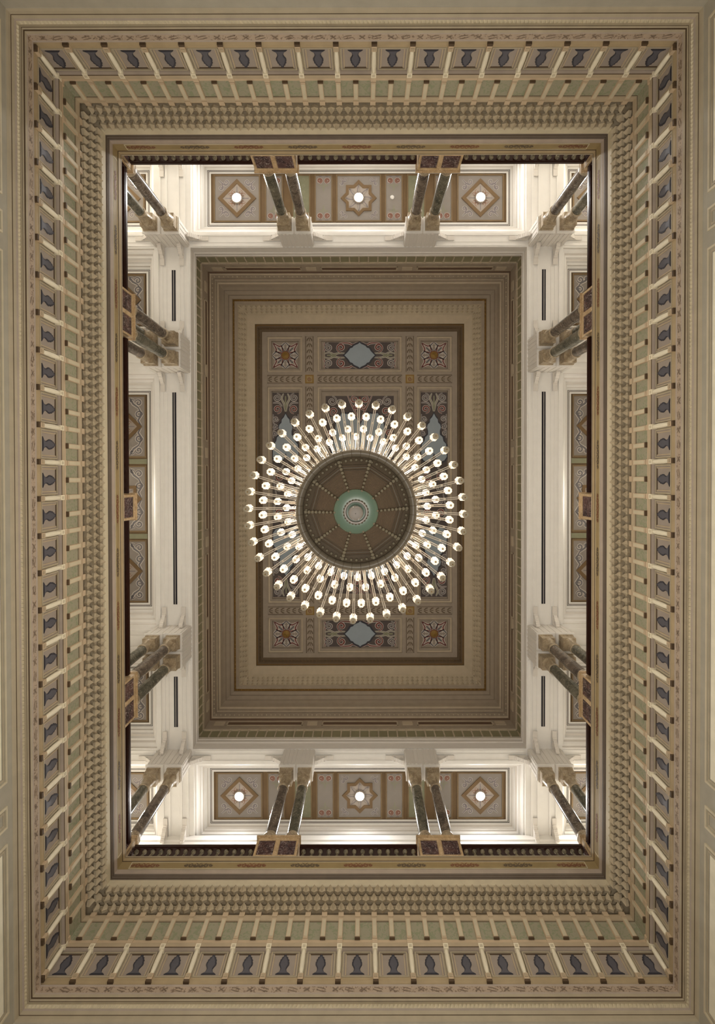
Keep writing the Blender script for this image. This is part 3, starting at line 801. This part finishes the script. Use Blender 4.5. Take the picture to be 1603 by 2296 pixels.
# ------------------------------------------------------------------ attic walls, inner cornice, upper ceiling
mb = MB()
ringloft(mb, [(7.80, 24.5, 'offwhite'), (7.80, 24.78, 'whitegrey'), (7.84, 24.8, 'offwhite'), (7.84, 25.1, 'offwhite'), (7.80, 25.12, 'offwhite'), (7.80, 25.2, 'offwhite'), (7.90, 25.23, 'offwhite'), (7.92, 25.6, 'offwhite'),
              (7.88, 25.62, 'atticline'), (7.90, 25.72, 'offwhite'), (8.02, 25.75, 'offwhite'), (8.0, 26.0, 'atticline'), (8.03, 26.05, 'atticdark'), (8.05, 26.07, 'atticgreen'), (7.99, 26.62, 'atticline'),
              (7.97, 26.66, 'atticline'), (7.96, 26.72, 'attic'), (7.93, 26.74, 'attic'), (7.91, 27.62, 'maroon'), (7.88, 27.72, 'atticdark'), (7.86, 27.78, 'atticline'), (7.82, 27.83, 'attic'),
              (7.75, 28.12, 'atticdark'), (7.70, 28.14, 'atticline'), (7.69, 28.22, 'attic'), (7.66, 28.24, 'attic'), (7.63, 28.40, 'atticline'), (7.58, 28.43, 'atticline'), (7.57, 28.52, 'atticdark'),
              (7.60, 28.56, 'attic'), (7.53, 28.82, 'attic'), (7.44, 29.0, 'atticdark'), (7.40, 29.02, 'attic'), (7.25, 29.18, 'atticdark'), (7.2, 29.19, 'attic'), (7.06, 29.26, 'atticdark'),
              (7.03, 29.28, 'goldrope'), (6.96, 29.40, 'attic'), (6.94, 29.42, 'attic'), (6.83, 29.52, 'atticline'), (6.81, 29.60, 'lattice'), (6.36, 29.86, 'plaintan', -.03), (6.30, 29.87, 'plaintan', -.03), (5.94, 29.97, 'framebrown', -.08)])
for side in SIDES:
    H = half(side, 8.0); n = int(round(2 * H / .47))
    for i in range(n + 1):        # ribs over the green cove
        s = -H + i * 2 * H / n
        sbox(mb, side, s - .03, s + .03, 8.08, 7.975, 26.06, 26.66, 'atticline'); sbox(mb, side, s - .055, s + .055, 8.05, 7.93, 26.60, 26.70, 'atticline')
    # long sunk panels with maroon back and little plaques
    Hh = half(side, 7.92)
    L1 = 3.15 if side in ('top', 'bottom') else 3.15
    pitch = 4.95
    cs = [-pitch, 0, pitch] if side in ('top', 'bottom') else [-2 * pitch + 1.4, -pitch + .35, 0, pitch - .35, 2 * pitch - 1.4]
    hl = 1.98 if side in ('top', 'bottom') else 1.7
    for c in cs:
        h1 = min(hl, Hh - abs(c) - .35)
        sbox(mb, side, c - h1, c + h1, 7.93, 7.90, 27.06, 27.11, 'atticline'); sbox(mb, side, c - h1, c + h1, 7.93, 7.90, 27.44, 27.49, 'atticline')
        sbox(mb, side, c - h1, c - h1 + .05, 7.93, 7.90, 27.06, 27.49, 'atticline'); sbox(mb, side, c + h1 - .05, c + h1, 7.93, 7.90, 27.06, 27.49, 'atticline')
        sbox(mb, side, c - h1 + .08, c + h1 - .08, 7.93, 7.91, 27.13, 27.42, 'maroon')
    mids = [(a + b) / 2 for a, b in zip(cs, cs[1:])] + [cs[0] - pitch / 2 + .12, cs[-1] + pitch / 2 - .12]
    for c in mids:
        if abs(c) < Hh - .3: sbox(mb, side, c - .26, c + .26, 7.93, 7.89, 27.08, 27.46, 'atticline')
    # egg and dart beads, gold rope
    for (aa, zz, sp, r, m) in ((7.795, 27.98, .24, .05, 'atticline'), (6.99, 29.34, .22, .045, 'gold')):
        H = half(side, aa); n = int(2 * H / sp)
        for i in range(n):
            s = -H + (i + .5) * 2 * H / n; mb.ball(P(side, s, aa, zz), r, m, 5, 3)
    # lattice of small wedges
    for r_ in range(3):
        a0 = 6.79 - r_ * .14; z0 = 29.63 + r_ * .08; H = half(side, a0) - .03; n = int(2 * H / .28)
        for i in range(n):
            s = -H + (i + .5 + (.5 if r_ % 2 else 0)) * 2 * H / n
            if s > H: continue
            F = lambda u, a, d: P(side, u, a, z0 + (a0 - a) * .58 - d)
            q = [F(s - .12, a0 - .01, .0), F(s, a0 - .13, 0), F(s + .12, a0 - .01, 0)]
            tp = F(s, a0 - .03, .13)
            mb.face([q[0], q[1], tp], 'lattice'); mb.face([q[1], q[2], tp], 'lattice'); mb.face([q[2], q[0], tp], 'lattice')
k += 1; struct(mb, 'trim_%d' % k, 'attic walls with green cove, long panels and stepped cornice')

# central ceiling frame and field
ZF = 30.30; ZR = 30.62
mb = MB()
ringloft(mb, [(5.94, 29.97, 'framebrown', -.08), (5.92, 30.05, 'goldrope', -.08), (5.88, 30.08, 'framebrown', -.08), (5.80, 30.10, 'framebrown', -.085), (5.72, 30.24, 'framebrown', -.09), (5.63, 30.26, 'framebrown', -.09), (5.60, ZF, 'ceilfield', -.095)])
for side in SIDES:
    H = half(side, 5.75) - .1; n = int(2 * H / .2)
    for i in range(n):
        s = -H + (i + .5) * 2 * H / n; x, y, z = P(side, s, 5.76, 30.2); y = y - math.copysign(.09, y) if side in ('top', 'bottom') else y
        mb.ball((x, y, z), .05, 'pbrown', 5, 3)
X = [-5.60, -5.31, -3.30, -3.13, -2.64, -2.43, 2.43, 2.64, 3.13, 3.30, 5.31, 5.60]
Y = [-9.38, -9.12, -7.08, -6.92, -6.42, -6.24, 6.24, 6.42, 6.92, 7.08, 9.12, 9.38]
REC = {1, 5, 9}; STR = {3, 7}
def cellkind(i, j):
    if i in REC and j in REC: return 'rec'
    if (i in STR and j in REC) or (j in STR and i in REC): return 'strip'
    if i in STR and j in STR: return 'gold'
    return 'flat'
recs = []
for i in range(11):
    for j in range(11):
        kd = cellkind(i, j); x0, x1, y0, y1 = X[i], X[i + 1], Y[j], Y[j + 1]
        if kd == 'flat': mb.face([(x0, y0, ZF), (x1, y0, ZF), (x1, y1, ZF), (x0, y1, ZF)], 'ceilfield')
        elif kd == 'strip':
            mb.box(x0, x1, y0, y1, ZF + .03, ZF + .05, 'ceilfield')
            loft2(mb, (x0, x1, y0, y1), (x0, x1, y0, y1), [(0, ZF), (1, ZF + .03)], ['brownline'])
            vert = (x1 - x0) < (y1 - y0); L = max(x1 - x0, y1 - y0); cx, cy = (x0 + x1) / 2, (y0 + y1) / 2
            n = int(L / .3)
            Fs = (lambda u, v, d: (cx + v, cy + u, ZF + .03 - d)) if vert else (lambda u, v, d: (cx + u, cy + v, ZF + .03 - d))
            for q in range(n):
                s = -L / 2 + (q + .5) * L / n
                for sg in (-1, 1):
                    mb.ribbon([(s - .11, sg * .02), (s, sg * .12), (s + .1, sg * .14)], .07, Fs, .006, 'darkpaint')
                mb.ribbon([(s - .06, 0), (s + .1, 0)], .05, Fs, .006, 'darkpaint')
            for sg in (-1, 1): mb.ribbon([(-L / 2, sg * .21), (L / 2, sg * .21)], .03, Fs, .005, 'brownline', False)
        elif kd == 'gold': pass
        else: recs.append((i, j, x0, x1, y0, y1))
        if kd == 'rec':
            q0 = (x0, x1, y0, y1); q1 = (x0 + .22, x1 - .22, y0 + .22, y1 - .22)
            loft2(mb, q0, q1, [(0, ZF), (.02, ZF + .1), (.5, ZF + .1), (.52, ZF + .14), (.96, ZF + .16), (1, ZR)], ['ceilfield', 'atticline', 'atticdark', 'ceilfield', 'ceilfield'])
            mb.face([(q1[0], q1[2], ZR), (q1[1], q1[2], ZR), (q1[1], q1[3], ZR), (q1[0], q1[3], ZR)], 'ceilfield')
struct(mb, 'ceiling_upper', 'upper ceiling with coffered grid')
g = MB(); g.box(-.245, .245, -.245, .245, -.02, .0, 'gold'); g.box(-.17, .17, -.17, .17, -.035, -.02, 'ochre')
g.ribbon(spiral(0, 0, .12, 1.4), .05, Fd, .04, 'redpaint')
gR = Repeat(tag(g.build('gold_boss'), '', 'ceiling ornament'))
for sx in (-1, 1):
    for sy in (-1, 1):
        gR.put((sx * 2.885, sy * 6.67, ZF), 0, 'square gold boss at the %s %s crossing of the ceiling bands' % ({-1: 'upper', 1: 'lower'}[sy], WD[sx]['x']), 'gold bosses of the upper ceiling')

# arabesque relief panels of the upper ceiling
def arab(mb, items, w=.13, base=0.0):
    """items: (cx, cy, r, a0, dir, colour)"""
    for (cx, cy, r, a0, d, col) in items:
        p = spiral(cx, cy, r, 1.35, a0, d, 18)
        mb.ribbon(p, w * 1.35, Fd, base + .018, 'outline'); mb.ribbon(p, w * .75, Fd, base + .026, col)
def stroke(mb, pts, w, col, base=0.0):
    mb.ribbon(pts, w * 1.5, Fd, base + .016, 'outline'); mb.ribbon(pts, w * .7, Fd, base + .024, col)
def smoothp(pts, n=5):
    out = []
    for i in range(len(pts) - 1):
        p0 = pts[max(i - 1, 0)]; p1 = pts[i]; p2 = pts[i + 1]; p3 = pts[min(i + 2, len(pts) - 1)]
        for j in range(n):
            t = j / n
            out.append(tuple(.5 * ((2 * b) + (-a + c) * t + (2 * a - 5 * b + 4 * c - d) * t * t + (-a + 3 * b - 3 * c + d) * t ** 3) for a, b, c, d in zip(p0, p1, p2, p3)))
    out.append(pts[-1]); return out
def medallion(mb, outline_pts, base=.0):
    P0 = outline_pts
    def sc(k_):
        cx = sum(p[0] for p in P0) / len(P0); cy = sum(p[1] for p in P0) / len(P0)
        return [(cx + (x - cx) * (1 + k_ / max(.2, math.hypot(x - cx, y - cy))), cy + (y - cy) * (1 + k_ / max(.2, math.hypot(x - cx, y - cy)))) for x, y in P0]
    mb.poly_prism(sc(.10), Fd, base, base + .02, 'dkblue')
    mb.poly_prism(P0, Fd, base + .02, base + .035, 'blue')
def rosette_panel():
    t = thing('rosette_panel', '', 'ceiling panel')
    s = MB(); H = .78
    s.box(-H * .95, H * .95, -H * .95, H * .95, -.012, 0, 'ceilfield')
    for i in range(8):
        a = i * PI / 4; dg = i % 2
        L = .98 if dg else .74
        c, sn = math.cos(a), math.sin(a)
        def R_(u, v): return (u * c - v * sn, u * sn + v * c)
        for sg in (-1, 1):
            stroke(s, smoothp([R_(.24, sg * .03), R_(.42, sg * .16), R_(.55, sg * .20), R_(.66, sg * .10), R_(L, sg * .02)]), .11, 'red' if dg else 'greyleaf')
            s.ribbon(spiral(*R_(.50, sg * .10), .075, 1.1, a, sg, 10), .045, Fd, .03, 'outline')
        s.ribbon([R_(.3, 0), R_(.62, 0)], .10, Fd, .028, 'greyleaf' if dg else 'plight')
    s.build('arabesque', t)
    r = MB(); r.lathe([(.24, 0), (.26, -.04), (.22, -.06), (.20, -.04)], 'redpaint', 24, cap=False); r.lathe([(.20, -.04), (.16, -.05), (.12, -.08), (.05, -.09), (.01, -.12)], 'gold', 20, cap=False)
    r.build('centre_rosette', t)
    return Repeat(t)
roz = rosette_panel()
for sx in (-1, 1):
    for sy in (-1, 1):
        roz.put((sx * 4.305, sy * 8.10, ZR), 0, 'square arabesque rosette panel in the %s %s corner of the upper ceiling' % ({-1: 'upper', 1: 'lower'}[sy], WD[sx]['x']), 'rosette panels of the upper ceiling')
def mirror4(pts, fx=True, fy=True): return pts
def quatre_panel():
    t = thing('quatrefoil_panel', '', 'ceiling panel')
    s = MB(); s.box(-2.0, 2.0, -.76, .76, -.012, 0, 'arabground')
    for sx in (-1, 1):
        for sy in (-1, 1):
            arab(s, [(sx * 1.08, sy * .44, .27, -sy * PI / 2, sx * sy, 'red'), (sx * 1.80, sy * .47, .24, sy * PI / 2, -sx * sy, 'greyleaf')], .11)
            stroke(s, smoothp([(sx * .15, sy * .74), (sx * .42, sy * .62), (sx * .62, sy * .70), (sx * .95, sy * .72), (sx * 1.2, sy * .68)]), .09, 'red')
            stroke(s, smoothp([(sx * .85, sy * .12), (sx * 1.2, sy * .13), (sx * 1.5, sy * .07), (sx * 1.75, sy * .17), (sx * 2.05, sy * .10)]), .08, 'olive')
            stroke(s, smoothp([(sx * 2.08, sy * .72), (sx * 2.0, sy * .45), (sx * 2.1, sy * .22)]), .07, 'red')
        s.ribbon([(sx * 1.35, 0), (sx * 1.6, 0), (sx * 1.9, 0)], .13, Fd, .03, 'olive')
    s.build('arabesque', t)
    q = [(0, -.74), (.08, -.66), (.22, -.60), (.34, -.54), (.42, -.44), (.55, -.40), (.62, -.28), (.68, -.20), (.76, -.12), (.88, 0)]
    half_ = q + [(x, -y) for x, y in q[::-1][1:]]
    full = half_ + [(-x, y) for x, y in half_[::-1][1:-1]]
    m = MB(); medallion(m, full, .01); m.build('blue_medallion', t)['label'] = 'pale blue lobed medallion'
    return Repeat(t)
quR = quatre_panel()
for sy in (-1, 1):
    quR.put((0, sy * 8.10, ZR), 0, 'rectangular arabesque panel with pale blue lobed medallion, %s end of the upper ceiling' % {-1: 'upper', 1: 'lower'}[sy], 'medallion panels of the upper ceiling')
def tall_panel():
    t = thing('tall_arabesque_panel', '', 'ceiling panel')
    s = MB(); s.box(-.76, .76, -5.95, 5.95, -.012, 0, 'arabground')
    for sy in (-1, 1):
        for sx in (-1, 1):
            arab(s, [(sx * .50, sy * 5.66, .24, sy * PI / 2, sx * sy, 'greyleaf'), (sx * .48, sy * 4.98, .25, -sy * PI / 2, -sx * sy, 'red'),
                     (sx * .56, sy * 4.42, .15, 0, sx * sy, 'greyleaf'), (sx * .60, sy * 3.98, .13, PI, -sx * sy, 'greyleaf'), (sx * .62, sy * 3.58, .12, 0, sx * sy, 'greyleaf'),
                     (sx * .42, sy * 1.05, .26, sy * PI / 2, sx * sy, 'red'), (sx * .36, sy * .38, .22, 0, -sx * sy, 'greyleaf')], .10)
            stroke(s, smoothp([(sx * .12, sy * 5.9), (sx * .22, sy * 5.6), (sx * .1, sy * 5.3), (sx * .02, sy * 4.85)]), .08, 'olive')
            stroke(s, smoothp([(sx * .74, sy * 5.35), (sx * .4, sy * 5.36), (sx * .2, sy * 5.15)]), .07, 'greyleaf')
            stroke(s, smoothp([(sx * .72, sy * 4.7), (sx * .70, sy * 4.2), (sx * .45, sy * 3.95), (sx * .70, sy * 3.75), (sx * .72, sy * 3.3)]), .06, 'greyleaf')
            stroke(s, smoothp([(sx * .05, sy * 1.9), (sx * .3, sy * 1.5), (sx * .62, sy * 1.3), (sx * .7, sy * .9), (sx * .55, 0)]), .08, 'greyleaf')
        s.ribbon([(0, sy * 5.75), (0, sy * 5.4), (0, sy * 4.9)], .1, Fd, .03, 'olive')
    s.build('arabesque', t)
    h = [(0, 4.72), (.10, 4.52), (.22, 4.38), (.24, 4.20), (.36, 4.08), (.40, 3.92), (.34, 3.72), (.34, 3.50), (.50, 3.35), (.55, 3.12), (.70, 2.95), (.74, 2.6), (.74, 2.2), (.60, 2.0), (.35, 1.9), (.12, 2.1), (0, 2.45)]
    for sy in (-1, 1):
        pts = [(x, sy * y) for x, y in h] + [(-x, sy * y) for x, y in h[::-1][1:-1]]
        m = MB(); medallion(m, pts, .01); m.build('blue_medallion', t)['label'] = 'pale blue pointed medallion'
    return Repeat(t)
taR = tall_panel()
for sx in (-1, 1):
    taR.put((sx * 4.305, 0, ZR), 0, 'tall arabesque panel with pointed blue medallions, %s of the chandelier on the upper ceiling' % WD[sx]['x'], 'tall panels of the upper ceiling')
t = thing('central_arabesque_panel', 'large central arabesque panel with blue medallion, behind the chandelier', 'ceiling panel', (0, 0, ZR))
s = MB(); s.box(-1.98, 1.98, -5.75, 5.75, -.012, 0, 'arabground')
for sy in (-1, 1):
    for sx in (-1, 1):
        arab(s, [(sx * 1.60, sy * 5.45, .28, sy * PI / 2, sx * sy, 'greyleaf'), (sx * 1.15, sy * 5.35, .22, -sy * PI / 2, -sx * sy, 'greyleaf'), (sx * 1.50, sy * 4.85, .26, PI / 2, sx * sy, 'red'),
                 (sx * .30, sy * 5.55, .22, sy * PI / 2, sx, 'red'), (sx * .20, sy * 5.10, .17, 0, sx, 'red'), (sx * 1.65, sy * 4.3, .2, 0, -sx * sy, 'greyleaf'), (sx * 1.7, sy * 3.6, .2, 0, sx * sy, 'red'), (sx * 1.75, sy * 2.9, .18, 0, -sx * sy, 'greyleaf')], .10)
        stroke(s, smoothp([(sx * .72, sy * 5.8), (sx * .5, sy * 5.3), (sx * .25, sy * 4.8), (sx * .06, sy * 4.3)]), .07, 'red')
    s.ribbon([(0, sy * 5.7), (0, sy * 4.9)], .1, Fd, .03, 'red')
s.build('arabesque', t)
m = MB()
h = [(0, 4.0), (.18, 4.4), (.45, 4.75), (.75, 4.7), (1.05, 4.75), (1.2, 4.45), (1.38, 4.2), (1.42, 3.8), (1.5, 3.2), (1.6, 2.5), (1.75, 1.6), (1.8, .8), (1.8, 0)]
hh = h + [(x, -y) for x, y in h[::-1][1:]]
pts = hh + [(-x, y) for x, y in hh[::-1][1:-1]]
medallion(m, pts, .01); m.build('blue_medallion', t)['label'] = 'large pale blue medallion'

# ------------------------------------------------------------------ chandelier
CZ = 13.55; CC = (0.0, -.13)
ch = thing('chandelier', 'huge round chandelier with 144 glass lamps on radial arms around a ten-ribbed dish', 'chandelier', (CC[0], CC[1], 0))
r = MB()      # segmented cream rim
n = 80; prof = [(1.60, .02), (1.625, -.06), (1.60, -.14), (1.54, -.17), (1.47, -.15), (1.43, -.08), (1.42, .02), (1.45, .2), (1.58, .3), (1.61, .15)]
prof = [(a, b + 14.15) for a, b in prof]
r.lathe(prof, 'chcream', n, cap=False)
for i in range(40):
    a = 2 * PI * (i + .5) / 40
    for (ra, za), (rb, zb) in zip(prof[0:6], prof[1:7]):
        r.tube((ra * math.cos(a) * 1.003, ra * math.sin(a) * 1.003, za - .003), (rb * math.cos(a) * 1.003, rb * math.sin(a) * 1.003, zb - .003), .007, 'chdark', 4)
r.build('rim', ch)
NB = 10; a_off = math.radians(18 + 90 - 2)
def cx_(r_, a, z): return (r_ * math.cos(a), r_ * math.sin(a), z)
for i in range(NB):           # ten fluted shade panels between ten beaded ribs
    a0 = a_off + 2 * PI * i / NB; a1 = a_off + 2 * PI * (i + 1) / NB
    pnl = MB(); m_ = 22
    def lerp(u, v, t): return tuple(x + (y - x) * t for x, y in zip(u, v))
    o0, o1 = cx_(1.27, a0, 14.25), cx_(1.27, a1, 14.25); i0, i1 = cx_(.52, a0, 13.62), cx_(.52, a1, 13.62)
    for q in range(m_):
        t0, t1 = q / m_, (q + .55) / m_; t2 = (q + 1) / m_
        A, B = lerp(o0, i0, t0), lerp(o1, i1, t0); C, D = lerp(o0, i0, t1), lerp(o1, i1, t1); E_, F_ = lerp(o0, i0, t2), lerp(o1, i1, t2)
        C = (C[0], C[1], C[2] - .03); D = (D[0], D[1], D[2] - .03)
        pnl.face([A, B, D, C], 'chpanel'); pnl.face([C, D, F_, E_], 'chpanel')
    pnl.build('shade_panel', ch)
    bar_ = MB()
    for (rr, zz) in ((1.27, 14.24), (1.20, 14.18), (1.13, 14.12)):
        bar_.tube(cx_(rr, a0, zz - .03), cx_(rr, a1, zz - .03), .016, 'chdark' if rr != 1.20 else 'chcream', 5)
    bar_.build('crossbar', ch)
    rib = MB()
    rib.tube(cx_(1.42, a0, 14.2), cx_(.5, a0, 13.56), .03, 'chdark', 6)
    for q in range(9):
        t_ = q / 8; rr = 1.36 + (.55 - 1.36) * t_; zz = 14.14 + (13.53 - 14.14) * t_
        rib.ball(cx_(rr, a0, zz - .02), .055 - .02 * t_, 'chbead', 8, 5)
    rib.build('beaded_rib', ch)
scal = MB()
scal.lathe([(1.44, 14.2), (1.27, 14.27), (1.12, 14.30)], 'chdark', 60, cap=False)
for i in range(60):
    a = 2 * PI * i / 60; scal.ball(cx_(1.35, a, 14.17), .045, 'chbead', 6, 4)
scal.build('bead_border', ch)
d = MB(); d.lathe([(.54, 13.60), (.58, 13.56), (.56, 13.50), (.44, 13.46), (.30, 13.46)], 'chgreen', 40, cap=False); d.lathe([(.30, 13.46), (.02, 13.48)], 'chgreen', 40, cap=False)
d.build('green_glass_disc', ch)['label'] = 'pale green glass disc'
d = MB(); d.lathe([(.31, 13.46), (.32, 13.36), (.30, 13.28), (.27, 13.26), (.25, 13.30), (.24, 13.44)], 'chglass', 32, cap=False)
for i in range(24): d.ball(cx_(.305, 2 * PI * i / 24, 13.30), .025, 'chdark', 6, 4)
d.build('glass_ring', ch)
d = MB(); d.lathe([(.10, 13.46), (.14, 13.2), (.185, 13.0), (.18, 12.85), (.12, 12.76), (.05, 12.74), (.01, 12.73)], 'chglass', 24, cap=False)
d.build('finial', ch)
d = MB(); d.tube((0, 0, 13.6), (-CC[0], -CC[1], 30.5), .05, 'brass', 10); d.lathe([(.25, 14.2), (.35, 15.2), (.15, 16.2), (.1, 17)], 'chcream', 20, cap=False); d.build('suspension_rod', ch)
crys = MB()
for i in range(120):
    a = 2 * PI * i / 120; crys.ball(cx_(1.66 + .03 * (i % 2), a, 14.28 + .05 * (i % 3)), .028, 'globe', 5, 3)
cro = crys.build('crystal_fringe', ch); cro['kind'] = 'stuff'
# lamps: tiers (count, radius, height, phase)
def lamp_geo(mba, mbs, a, R, z, scale=1.0):
    ca, sa = math.cos(a), math.sin(a)
    def q(r_, zz): return (r_ * ca, r_ * sa, zz)
    # arm
    for o_ in (-.022, .022):
        dx, dy = -sa * o_, ca * o_
        def q2(r_, zz): return (r_ * ca + dx, r_ * sa + dy, zz)
        mba.tube(q2(1.52, 14.28), q2(R - .45, z + .42), .0125, 'charm', 5)
        mba.tube(q2(R - .45, z + .42), q2(R - .10, z + .16), .011, 'charm', 5)
    mba.ball(q(R - .45, z + .42), .035, 'charm', 6, 4)
    mba.tube(q(R - .10, z + .16), q(R, z + .12), .014, 'charm', 6)
    # fluted glass shade, open upwards
    n_ = 16; rows = []
    for (rr, dz) in ((.03, .08), (.065, .10), (.088, .16), (.082, .24), (.07, .30), (.095, .36)):
        rows.append([(R * ca + rr * (1 + .14 * (j % 2)) * math.cos(2 * PI * j / n_), R * sa + rr * (1 + .14 * (j % 2)) * math.sin(2 * PI * j / n_), z + dz) for j in range(n_)])
    mbs.grid(rows, 'shade', True)
    mbs.ball(q(R, z + .085), .036, 'globe', 8, 4)
def globe_geo(mbg, a, R, z):
    c = (R * math.cos(a), R * math.sin(a), z)
    mbg.ball(c, .085, 'globe', 12, 7)
    mbg.ball((c[0], c[1], c[2] - .085), .02, 'brass', 6, 3)
tiers = [(40, 2.80, 13.45, math.radians(-90 + 1.6)), (40, 2.53, 13.95, math.radians(-90 + 6.1)), (32, 2.27, 14.75, math.radians(-90 + 5)), (32, 2.10, 15.4, math.radians(-90 - .5))]
restA, restS = MB(), MB(); cnt = 0
for ti, (nn_, R, z, ph) in enumerate(tiers):
    for i in range(nn_):
        a = ph + 2 * PI * i / nn_
        cnt += 1
        full = ti < 2 or (ti == 2 and i % 8 in (0, 1, 3, 5, 6))
        if full:
            A_, S_ = MB(), MB(); lamp_geo(A_, S_, a, R, z)
            ao = A_.build('lamp_arm', ch); so = S_.build('glass_shade', ao); so['label'] = 'glowing frosted glass shade'
            if ti == 0:
                g_ = MB(); globe_geo(g_, a, R, z); g_.build('glass_globe', ao)
        else: lamp_geo(restA, restS, a, R, z)
ro = restA.build('inner_lamp_arms', ch); ro['kind'] = 'stuff'
rs = restS.build('inner_shades', ro); rs['kind'] = 'stuff'; rs['label'] = 'glowing frosted glass shades'
for i in range(10):
    a = 2 * PI * i / 10
    light('glow', 'POINT', (1.8 * math.cos(a), 1.8 * math.sin(a), 15.6), CHAND_W, (1, .93, .82), ch, .3)

# the camera stands 1.6 m above the hall floor (z = 0): lift everything
for o in COL.objects:
    if o.parent is None: o.location.z += 1.6
